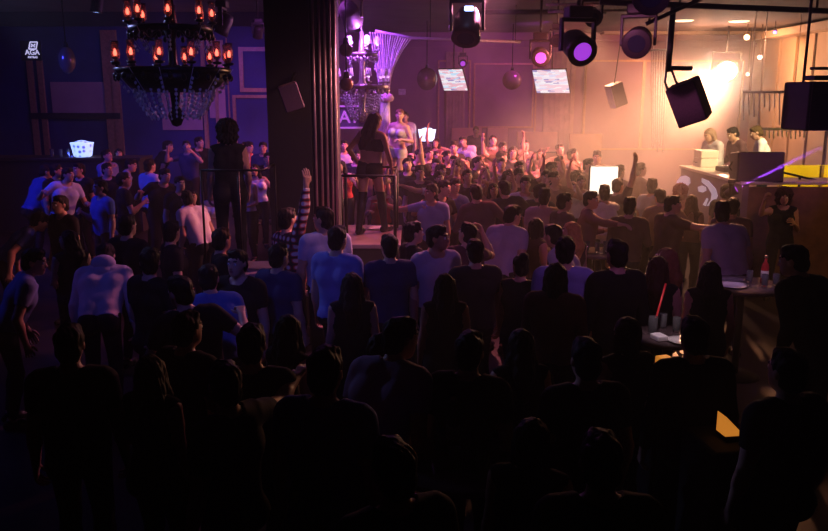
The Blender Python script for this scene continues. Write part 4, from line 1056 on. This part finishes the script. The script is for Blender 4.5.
# middle rows
w(431, 193, 160, 'point', 'flat', 'man in a blue and white collared shirt with one arm stretched to the rail', MB_, mirror=False, skin=1)
w(444, 189, -150, 'sway', 'short', 'bearded man in a black T-shirt with a lit face behind the V-neck shirt', K)
w(476, 193, -15, 'sway', 'short', 'broad man in a dark jacket seen from behind left of centre', (.12, .06, .07), sleeve='long', ht=1.85)
w(509, 188, -10, 'sway', 'short', 'man in a dark jacket with violet rim light seen from behind', K2, sleeve='long', ht=1.82)
w(536, 192, -30, 'look', 'short', 'man in a dark shirt behind the man in the rose T-shirt', K2, mirror=True)
w(547, 198, -20, 'stand', 'flat', 'man in a rose T-shirt seen from behind in the centre', (.45, .3, .3))
w(569, 201, -70, 'stand', 'short', 'man in an olive shirt facing right behind the blonde woman', (.12, .09, .06), sleeve='long')
w(585, 201, -95, 'hug', 'short', 'man leaning right with his arm round the man in the white shirt', (.2, .08, .09), sleeve='long')
w(604, 194, 35, 'hug', 'flat', 'dark haired man in a white shirt with both arms up in the centre right', W)
w(618, 186, -60, 'armup', 'short', 'man with a raised hand right of the square floodlight', BR)
w(630, 207, -20, 'drink', 'flat', 'man in a black shirt with square haircut right of the glasses', BR, sleeve='long')
w(652, 187, -60, 'look', 'flat', 'man with a flat cap of hair and a violet lit shoulder', LAV)
w(660, 197, -25, 'sway', 'short', 'man in a brown shirt seen from behind before the booth', TAN, sleeve='long')
w(673, 205, -70, 'hug', 'short', 'man in a dark T-shirt reaching forward before the booth graphic', BR)
w(681, 192, -40, 'stand', 'curly', 'person with a reddish mop of hair against the booth front', (.3, .12, .12), hc=(.25, .06, .05), ht=1.6)
w(691, 202, -40, 'f_look', 'long', 'long haired woman with a violet line of light before the crescent graphic', BR, hc=BN)
w(722, 214, 10, 'lean', 'flat', 'broad man in a violet grey shirt seen from behind before the booth', LAV, ht=1.9)
w(733, 207, -25, 'stand', 'short', 'man in a dark shirt behind the broad violet grey shirt', (.12, .06, .1))
w(727, 192, -60, 'stand', 'short', 'dark haired man at the foot of the booth by the crescent graphic', K2)
w(785, 189, 160, 'f_phone', 'curly', 'curly haired woman in black facing the camera at the right', K, floor=.12, ht=1.72, hc=BN)
w(515, 216, -35, 'lean', 'short', 'man in a lavender shirt leaning in, seen from behind in the centre', LAV, ht=1.85)
w(536, 227, -60, 'f_look', 'bob', 'dark haired woman right of the leaning lavender shirt', BR)
w(553, 236, 60, 'lean', 'short', 'man bending his dark head over the small centre table', (.35, .3, .38))
w(568, 231, 25, 'f_look', 'long', 'woman with golden lit hair in the centre', BR, hc=BLD)
w(414, 233, -70, 'stand', 'short', 'dark man in profile left of the man in the V-neck shirt', K, sleeve='long')
w(438, 238, -155, 'look', 'short', 'man in a lavender V-neck shirt facing the camera in the centre', LAV, skin=2, ht=1.82)
w(467, 234, 20, 'clap', 'short', 'man in black holding a hand up right of the V-neck shirt', (.1, .05, .06))
# around the column
w(338, 239, -25, 'stand', 'short', 'man in a blue shirt seen from behind below the column', (.2, .26, .6), sleeve='short', ht=1.84)
w(318, 219, 20, 'look', 'short', 'man in a pale blue shirt at the foot of the column', (.5, .5, .75), ht=1.9)
plaid = w(293, 220, -50, 'armup', 'short', 'person in a red and white plaid shirt raising one arm before the column', RD, sleeve='long', ht=1.86)
w(389, 247, 10, 'drink', 'short', 'man in a navy shirt with a white collar below the railed podium', N, mirror=True)
w(352, 285, 5, 'f_stand', 'long', 'dark haired woman in front of the blue shirted man', K)
w(445, 286, 0, 'f_stand', 'long', 'woman with long black hair in front of the V-neck shirt', K)
w(507, 265, -30, 'f_look', 'bun', 'woman in black with tied up hair and a red lit arm', K)
w(489, 253, 10, 'stand', 'short', 'man in black right of the raised hand', K2)
w(567, 251, -10, 'stand', 'short', 'man in a violet blue shirt seen from behind right of centre', (.3, .3, .62), ht=1.85)
w(556, 277, -20, 'stand', 'bob', 'person with a dark mop of hair and brown jacket with a golden rim', (.1, .055, .04), sleeve='long', ht=1.72)
w(627, 253, 15, 'stand', 'short', 'man in black seen from behind left of the long haired women', K, sleeve='long', ht=1.84)
w(650, 268, -20, 'f_stand', 'long', 'woman with golden rimmed long hair, left of two', K, hc=BN)
w(663, 261, 30, 'f_look', 'long', 'woman with golden rimmed long hair, right of two', K2, hc=(.2, .09, .04))
w(706, 273, -10, 'f_stand', 'long', 'dark haired woman in black behind the lit table at the right', K)
w(690, 336, 5, 'stand', 'short', 'dark man with a pale rim on his head in front of the lit table', K, sleeve='long')
w(629, 334, 20, 'f_stand', 'bob', 'brown haired person in black in front of the long haired women', K, hc=BN)
w(793, 261, 25, 'lean', 'short', 'large dark man leaning in at the right edge', K, sleeve='long', ht=1.92, mirror=True)
w(600, 243, -10, 'stand', 'short', 'dark man behind the row of glasses', K) if False else None
# foreground
w(402, 336, -30, 'lean', 'short', 'man in a violet shirt with a bright edge in the dark foreground', (.4, .3, .5), ht=1.85, skin=1)
w(326, 372, -15, 'stand', 'short', 'man with blue lit shoulders in the dark foreground', (.1, .14, .45), ht=1.84)
w(381, 352, -30, 'f_stand', 'bob', 'dark haired woman beside the violet shirt in the dark foreground', BL) 
w(106, 256, 10, 'bend', 'short', 'man in a pale hooded sweatshirt bending forward at the left', (.5, .45, .55), sleeve='long', ht=1.84)
w(209, 279, 30, 'lean', 'short', 'man in a blue shirt bending in the dark left of the column', BL)
w(272, 258, -30, 'stand', 'short', 'man in a navy shirt with a pale sleeve stripe', N)
w(288, 330, -40, 'f_look', 'long', 'dark woman with a thin pink rim in the dark foreground', K)
w(35, 262, -60, 'lean', 'short', 'man with pale shoulders at the left edge', MB_)
w(222, 240, -70, 'look', 'short', 'man in black with a pink lit cheek left of the plaid shirt', K)
w(245, 262, 160, 'stand', 'short', 'man in black facing the camera behind the navy shirt', K)
w(252, 345, 0, 'stand', 'short', 'dark man in the black foreground left of the thin pink rim', K)
w(188, 330, -30, 'stand', 'short', 'dark man in the black foreground behind the pink lit arm', K)
w(225, 385, 60, 'point', 'short', 'dark man stretching a pink lit arm in the black foreground', K)
w(150, 372, -20, 'f_look', 'long', 'dark woman with a faint blue cheek in the black foreground', K)
w(70, 345, 10, 'stand', 'short', 'dark man in the black foreground below the hooded man', K)
w(520, 345, 10, 'f_stand', 'long', 'dark woman in the black foreground below the brown jacket', K)
w(470, 352, -20, 'stand', 'short', 'dark man in the black foreground before the long black hair', K)
w(585, 360, 10, 'stand', 'short', 'dark man in the black foreground left of the amber lamp', K)
w(532, 440, -20, 'f_stand', 'bob', 'dark woman in the black foreground beside the dim glasses', K)
w(600, 462, 0, 'stand', 'short', 'dark man low in the black foreground at the bottom', K)
w(786, 372, 20, 'stand', 'short', 'dark man in the black foreground at the right', K)
w(392, 470, 30, 'stand', 'short', 'dark man low in the black foreground left of the dim glasses', K)
w(150, 262, -30, 'look', 'short', 'dark man in the shade right of the hooded sweatshirt', K)
w(180, 292, 20, 'sway', 'short', 'dark man in the shade left of the bending blue shirt', K)
w(128, 226, -20, 'stand', 'short', 'dark man in the shade behind the hooded sweatshirt', K)
w(68, 240, 40, 'f_look', 'long', 'dark long haired woman in the shade left of the hooded sweatshirt', K)
w(172, 232, -60, 'look', 'short', 'dark man in the shade below the bending white shirt', K)
# left side rows
w(48, 171, -40, 'lean', 'short', 'man in a dark blue jacket at the left end of the bar', (.06, .1, .35), sleeve='long')
w(60, 172, -120, 'look', 'short', 'man in black with a lit face left of the white shirt', K)
w(72, 173, -140, 'sway', 'short', 'man in a blue lit white shirt under the glowing bucket', (.55, .6, .8))
w(84, 170, 160, 'drink', 'short', 'man with a pink face under the glowing bucket, left of two', K)
w(94, 171, -165, 'look', 'short', 'man with a pink face under the glowing bucket, right of two', K)
w(107, 156, -110, 'sip', 'short', 'man drinking with lifted elbow right of the glowing bucket', (.15, .2, .5))
w(119, 154, 150, 'f_look', 'bob', 'woman with a pink face beside the drinking man', K)
w(131, 165, -70, 'lean', 'short', 'man in a blue lit jacket leaning right at the left', MB_, sleeve='long')
w(150, 166, -35, 'stand', 'short', 'man in a pale blue T-shirt standing under the large chandelier', (.45, .5, .75))
w(168, 146, -60, 'lean', 'short', 'man in a dark vest with a pink lit arm under the chandelier', K, floor=0)
w(188, 146, 170, 'clap', 'short', 'man with a pink face left of the silhouetted dancer', N, floor=0)
w(198, 143, -160, 'look', 'short', 'man with a small pink face just left of the silhouetted dancer', K, floor=0)
w(165, 176, -150, 'sway', 'short', 'man in black with a lit face under the chandelier', K)
w(124, 180, -60, 'drink', 'short', 'dark man in front of the blue lit jacket', K)
w(100, 188, 140, 'drink', 'short', 'man in a blue striped shirt below the glowing bucket', BL)
w(60, 205, 150, 'stand', 'short', 'man in black with a pink edge low at the left', K)
w(40, 222, -60, 'bend', 'short', 'bending man in blue low at the left edge', BL)
w(187, 199, 55, 'lean', 'short', 'man in a white shirt bending left of the white crop top', W, sleeve='short')
w(209, 193, 165, 'f_stand', 'long', 'woman in a white crop top facing the camera left of the podium', W, garments=[('crop', W), ('trousers', K2), ('shoes', K)])
w(197, 196, -170, 'f_stand', 'long', 'woman in a violet lit white dress left of the white crop top', (.6, .5, .7))
w(180, 184, -140, 'stand', 'short', 'dark man under the chandelier beside the bending white shirt', K)
w(243, 147, 175, 'f_stand', 'long', 'woman in a red top between the silhouetted dancer and the column', RD, floor=0)
w(250, 147, -90, 'lean', 'short', 'man in a blue jacket beside the woman in the red top', MB_, sleeve='long', floor=0)
w(263, 148, 180, 'stand', 'short', 'man with a violet face next to the edge of the column', N, floor=0)
w(258, 169, -165, 'f_dance', 'long', 'woman in a glittering white top next to the column', (.85, .85, .95))
w(246, 176, 160, 'f_look', 'bob', 'woman in a pale dress left of the glittering white top', LG)
w(265, 160, 190, 'stand', 'short', 'dark man with a violet rim behind the glittering white top', K)
w(345, 165, 170, 'f_dance', 'long', 'woman in a red top behind the guard rail beside the column', RD)
w(344, 146, 190, 'stand', 'short', 'man in a patterned pale shirt behind the dancer on the podium', LG)
w(352, 158, 175, 'look', 'short', 'dark man behind the dancer on the podium', K2)
w(385, 162, 190, 'stand', 'short', 'man in dark red between the two dancers', (.2, .06, .07))
w(378, 188, -170, 'f_dance', 'long', 'woman in a bright red top behind the guard rail right of the dancer', (.6, .05, .05))
w(140, 118, 0, 'stand', 'short', 'dark man standing high behind the crowd left of the chandelier crystals', K, floor=.9) if False else None
# more of the packed far rows
fill = [(412, 165, 'man in black left of the arm stretched to the rail', K), (450, 148, 'man in dark clothes behind the reaching man in white', K2), (482, 151, 'man in a dark shirt just right of the reaching man in white', BR),
        (503, 149, 'man in brown before the dark gap of the far wall', BR), (560, 150, 'man in tan before the edge of the right tan panel', TAN), (597, 158, 'hazy man in tan above the square floodlight', TAN),
        (540, 168, 'man in dark red among the bright rows', (.25, .08, .07)), (527, 175, 'man in brown below the drinking man', BR), (468, 176, 'man in black beside the pale dancing woman', K),
        (448, 169, 'man in dark red above the white reaching arm', (.2, .05, .05)), (500, 157, 'man in dark rose before the tan panel', (.3, .12, .1))]
for i, (x, y, l, c) in enumerate(fill):
    w(x, y, (170, -150, -110, 200)[i % 4], ('clap', 'look', 'sway', 'cheer')[i % 4], ('short', 'flat')[i % 2], l, c, mirror=bool(i % 2))
hm = [r for r, fr in PEOPLE if 'hooded' in r['label'] and r['label'].startswith('man in a pale')][0]
hd = MB().sphere((0, -.105, -.11), .115, 3, (1, .62, .75)).sphere((0, -.12, -.2), .1, 3, (1, .5, .8)).build('hood', M_FABRIC, hm, True)
hd.color = (.5, .45, .55, 1); hd.matrix_local = POSES['bend']['head_M'].copy()
# plaid cloth for one shirt
mp = bpy.data.materials.new('plaid_cloth'); mp.use_nodes = True; nt = mp.node_tree; b_ = nt.nodes['Principled BSDF']; b_.inputs['Roughness'].default_value = .85
tc = nt.nodes.new('ShaderNodeTexCoord'); mx = nt.nodes.new('ShaderNodeMix'); mx.data_type = 'RGBA'
ws = []
for ax in ('X', 'Z'):
    wv = nt.nodes.new('ShaderNodeTexWave'); wv.bands_direction = ax; wv.inputs['Scale'].default_value = 4.2; wv.inputs['Distortion'].default_value = .6
    nt.links.new(tc.outputs['Object'], wv.inputs['Vector']); ws.append(wv)
mm = nt.nodes.new('ShaderNodeMath'); mm.operation = 'MULTIPLY'; nt.links.new(ws[0].outputs['Fac'], mm.inputs[0]); nt.links.new(ws[1].outputs['Fac'], mm.inputs[1])
rp = nt.nodes.new('ShaderNodeValToRGB'); rp.color_ramp.elements[0].color = (.03, .01, .02, 1); rp.color_ramp.elements[1].color = (.85, .75, .75, 1); rp.color_ramp.elements[1].position = .6
e3 = rp.color_ramp.elements.new(.25); e3.color = (.5, .05, .05, 1)
nt.links.new(mm.outputs[0], rp.inputs['Fac']); nt.links.new(rp.outputs['Color'], b_.inputs['Base Color'])
for ch in plaid.children:
    if ch.name.startswith('shirt'): ch.data = ch.data.copy(); ch.data.materials[0] = mp

bm_ = [r for r, fr in PEOPLE if r['label'].startswith('man standing above')][0]
t = thing('bench', 'dark bench the man in the violet lit shirt stands on', 'bench', (bm_.location.x, bm_.location.y, floor_at(0, bm_.location.y)))
MB().bx(-.5, .5, -.25, .25, .3, .5, .03).build('seat', MATTE, t); MB().bx(-.45, .45, -.2, .2, 0, .3).build('base', MATTE, t)
# nobody stands inside a neighbour
for _ in range(25):
    for i in range(len(PEOPLE)):
        for j in range(i):
            a_, fa = PEOPLE[i]; b2, fb = PEOPLE[j]
            dx = a_.location.x - b2.location.x; dy = a_.location.y - b2.location.y; d = math.hypot(dx, dy)
            if d < .45 and abs(a_.location.z - b2.location.z) < 1:
                k = (.45-d)*.5; ux, uy = (dx/d, dy/d) if d > 1e-3 else (1, 0)
                if fa: a_.location.x += ux*k; a_.location.y += uy*k
                if fb: b2.location.x -= ux*k; b2.location.y -= uy*k
for r, fr in PEOPLE:
    if fr and r.location.z < .6 and not r['label'].startswith('man standing above'): r.location.z = floor_at(r.location.x, r.location.y)
# ------------------------------------------------------------------ haze and light
wd = bpy.data.worlds.new('night'); scene.world = wd; wd.use_nodes = True; nt = wd.node_tree
nt.nodes['Background'].inputs['Color'].default_value = (0, 0, 0, 1); nt.nodes['Background'].inputs['Strength'].default_value = 0
vs = nt.nodes.new('ShaderNodeVolumeScatter'); vs.inputs['Color'].default_value = (1, 1, 1, 1); vs.inputs['Density'].default_value = HAZE = .006
vs.inputs['Anisotropy'].default_value = .5
nt.links.new(vs.outputs['Volume'], nt.nodes['World Output'].inputs['Volume'])
def smoke(c, r, dens):          # drifting smoke: thicker patches of the haze
    n = nt; tc = n.nodes.new('ShaderNodeTexCoord')
    mp = n.nodes.new('ShaderNodeMapping'); mp.vector_type = 'POINT'
    mp.inputs['Scale'].default_value = tuple(1/q for q in r); mp.inputs['Location'].default_value = tuple(-a/q for a, q in zip(c, r))
    n.links.new(tc.outputs['Object'], mp.inputs['Vector'])
    ln = n.nodes.new('ShaderNodeVectorMath'); ln.operation = 'LENGTH'; n.links.new(mp.outputs['Vector'], ln.inputs[0])
    mr = n.nodes.new('ShaderNodeMapRange'); mr.interpolation_type = 'SMOOTHSTEP'; mr.inputs['From Min'].default_value = 1; mr.inputs['From Max'].default_value = .2
    mr.inputs['To Max'].default_value = dens; n.links.new(ln.outputs['Value'], mr.inputs['Value'])
    return mr.outputs['Result']
d1 = smoke((6.9, 20.6, 3.0), (3.3, 3.6, 2.0), .13); d2 = smoke((3.6, 14.8, 1.85), (3.3, 5.0, 1.65), .062)
ad = nt.nodes.new('ShaderNodeMath'); nt.links.new(d1, ad.inputs[0]); nt.links.new(d2, ad.inputs[1])
ad2 = nt.nodes.new('ShaderNodeMath'); nt.links.new(ad.outputs[0], ad2.inputs[0]); ad2.inputs[1].default_value = HAZE
nt.links.new(ad2.outputs[0], vs.inputs['Density'])
wd.cycles.volume_step_size = 1.6; wd.cycles.homogeneous_volume = False
def beam_tube():  # tube of dense haze added along the violet beam so that it shows
    m = bpy.data.materials.new('violet_beam_haze'); m.use_nodes = True; n = m.node_tree; n.nodes.clear()
    out = n.nodes.new('ShaderNodeOutputMaterial'); v = n.nodes.new('ShaderNodeVolumeScatter'); v.inputs['Density'].default_value = 1.2; v.inputs['Anisotropy'].default_value = .1
    n.links.new(v.outputs['Volume'], out.inputs['Volume'])
    a, b = P(737, 188.5, 12.07), P(822, 147, 11.5)
    o = MB().tube([Vector((0, 0, 0)), b-a], .033, 10).build('light_beam_tube', m, None, True); o.location = a
    o['kind'] = 'stuff'; tag(o, 'thin violet light beam shaped by an added tube of haze before the booth', 'smoke')
SAL = (1, .42, .22); RED = (1, .12, .16); VIO = (.42, .07, 1); BLU = (.06, .09, 1); PNK = (1, .2, .38); ORA = (1, .45, .12)
# flood in the haze
spot('flood_beam', FL + (FT-FL).normalized()*.12, (2.0, 15, .6), 5000, (1, .42, .22), 50, .8, .3)
point('flood_spill', FL + Vector((-.15, -.4, -.05)), 300, (1, .42, .2), .15)
spot('wall_wash', (7.0, 23.2, 4.6), (7.2, 25, 2.4), 300, SAL, 100, .9, .2)
spot('wall_wash', (8.6, 21.5, 4.7), (10.2, 23.5, 3), 260, (1, .36, .1), 120, .9, .2)
spot('warm_wash', (8.5, 18.5, 4.6), (2.5, 15.0, 1.0), 3000, SAL, 46, .8, .2)
spot('warm_wash', (4.5, 21, 4.7), (3.2, 15, 1.0), 2200, SAL, 50, .8, .2)
spot('booth_spot', (6.8, 12.9, 4.6), (6.2, 14.6, 1.9), 1300, (1, .72, .36), 50, .6, .1)
spot('booth_front_spot', (3.2, 13, 4.5), (5.0, 13.6, 1.4), 60, (1, .6, .6), 50, .8, .1)
spot('yellow_spot', (9.3, 13.5, 4.0), (8.3, 16, 1.5), 900, (1, .72, .06), 50, .6, .1)
spot('violet_monitor_spot', (7.5, 10, 4.5), (5.6, 12.5, 2.0), 90, VIO, 30, .5, .1)
# red / magenta wash on the middle
spot('red_wash', (4.8, 17, 4.6), (.2, 16.5, 1.4), 3200, (1, .15, .22), 55, .8, .2)
spot('front_wash', (4.9, 14.2, 4.75), (.9, 17.2, 1.3), 4200, (1, .24, .2), 52, .8, .15)
spot('magenta_wash', (3.5, 21, 4.7), (1.2, 25, 2.5), 130, (.75, .08, 1), 110, .9, .2)
spot('red_podium', (3.0, 13.5, 4.5), (-.6, 11.2, 1.9), 1500, (1, .18, .2), 45, .6, .1)
# violet wash on the chandelier, curtain and rear ceiling
spot('violet_wash', (-1.9, 14.6, 4.6), (-.6, 15.6, 3.0), 700, VIO, 80, .8, .1)
spot('dancer_spot', (2.8, 12.8, 4.7), (-.3, 14.9, 2.2), 1300, (1, .45, .25), 22, .6, .1)
spot('chandelier_spot', (-5.2, 9.5, 4.5), (-2.4, 8, 3.1), 200, (.35, .4, 1), 40, .7, .1)
spot('booth_end_spot', (6.5, 9.2, 4.7), (6.2, 12.4, 1.1), 130, ORA, 50, .8, .1)
spot('violet_up', (5.6, 10.8, 1.9), P(815, 125, 9), 60, VIO, 25, .6, .1)
spot('rim_wash', (5.5, 15.8, 4.7), (2.9, 10.3, 1.0), 3000, (1, .38, .18), 32, .8, .15)
spot('rim_wash', (1.2, 13.8, 4.75), (.6, 9.2, 1.0), 900, (1, .2, .25), 34, .8, .15)
spot('violet_wash', (-1.4, 12.4, 4.7), (-1.1, 14.5, 3.6), 300, (.5, .1, 1), 90, .8, .1)
point('violet_glow', (P(364, 47, 13.0).x, 12.9, 4.0), 70, (.6, .15, 1), .1)
# blue and pink on the left
spot('blue_wash', (-8.5, 11.5, 4.6), (-5, 14.5, 1.2), 600, (.03, .05, 1), 75, .7, .1)
spot('blue_wall', (-4.5, 15, 4.6), (-5.5, 19, 2.2), 100, (.03, .04, 1), 100, .8, .1)
spot('blue_wall', (-3.6, 16, 4.6), (-3.6, 19, 2.0), 50, (.12, .05, 1), 80, .8, .1)
spot('blue_far', (-7, 8.5, 4.6), (-3.5, 8.2, 1.2), 90, BLU, 60, .8, .1)
spot('pink_wash', (-1.8, 13.5, 4.6), (-5.2, 14.5, 1.4), 220, (1, .15, .35), 60, .8, .1)
spot('pink_wall', (-2.9, 16.5, 3.6), (-6, 19, 2.6), 65, (1, .25, .3), 110, .8, .1)
spot('pink_rim', (1.5, 11.5, 4.7), (-2.2, 8.2, 1.2), 1000, (1, .28, .5), 55, .8, .1)
spot('column_graze', (1.3, 8.3, 4.6), (-1.0, 9.6, 2.2), 330, (1, .35, .4), 50, .8, .1)
# dim violet fill on the backs in the middle, from the rig over the near floor
spot('violet_backs', (2.2, 3.5, 4.7), (1.6, 9.6, 1.4), 170, (.6, .2, .85), 46, .9, .2)
spot('blue_backs', (-1.5, 3.0, 4.7), (-1.5, 8.5, 1.4), 150, (.12, .12, 1), 46, .9, .2)
spot('table_spot', (1.6, 5.2, 4.7), G(668, 335, 1.05), 260, (1, .7, .8), 9, .5, .05)
spot('table_spot', (3.0, 6.0, 4.7), G(748, 284, 1.05), 200, (.9, .5, 1), 10, .5, .05)
# narrow beams
spot('violet_beam', P(741, 187, 12.05), P(806, 154, 11.6), 1500, VIO, 5, .3, .01)
beam_tube()
spot('speaker_spot', (.4, 6.6, 4.4), (3.3, 10, 3.25), 350, (.9, .25, .6), 15, .6, .1)
spot('blue_beam', P(46, 108, 15), P(66, 146, 16), 30000, BLU, 2, .3, .02)
spot('amber_beam', P(584, 52, 11.4), P(660, 100, 10.5), 3000, (1, .6, .2), 12, .6, .03)
vs_ = scene.view_settings
vs_.view_transform = 'Standard'; vs_.look = 'None'; vs_.exposure = 0; vs_.gamma = 1; vs_.use_curve_mapping = False
scene.display_settings.display_device = 'sRGB'
cy_ = scene.cycles if hasattr(scene, 'cycles') else None
if cy_:
    cy_.max_bounces = 4; cy_.volume_max_steps = 24; cy_.volume_bounces = 0; cy_.diffuse_bounces = 1; cy_.glossy_bounces = 2; cy_.transmission_bounces = 4
    cy_.caustics_reflective = False; cy_.caustics_refractive = False; cy_.sample_clamp_indirect = 3
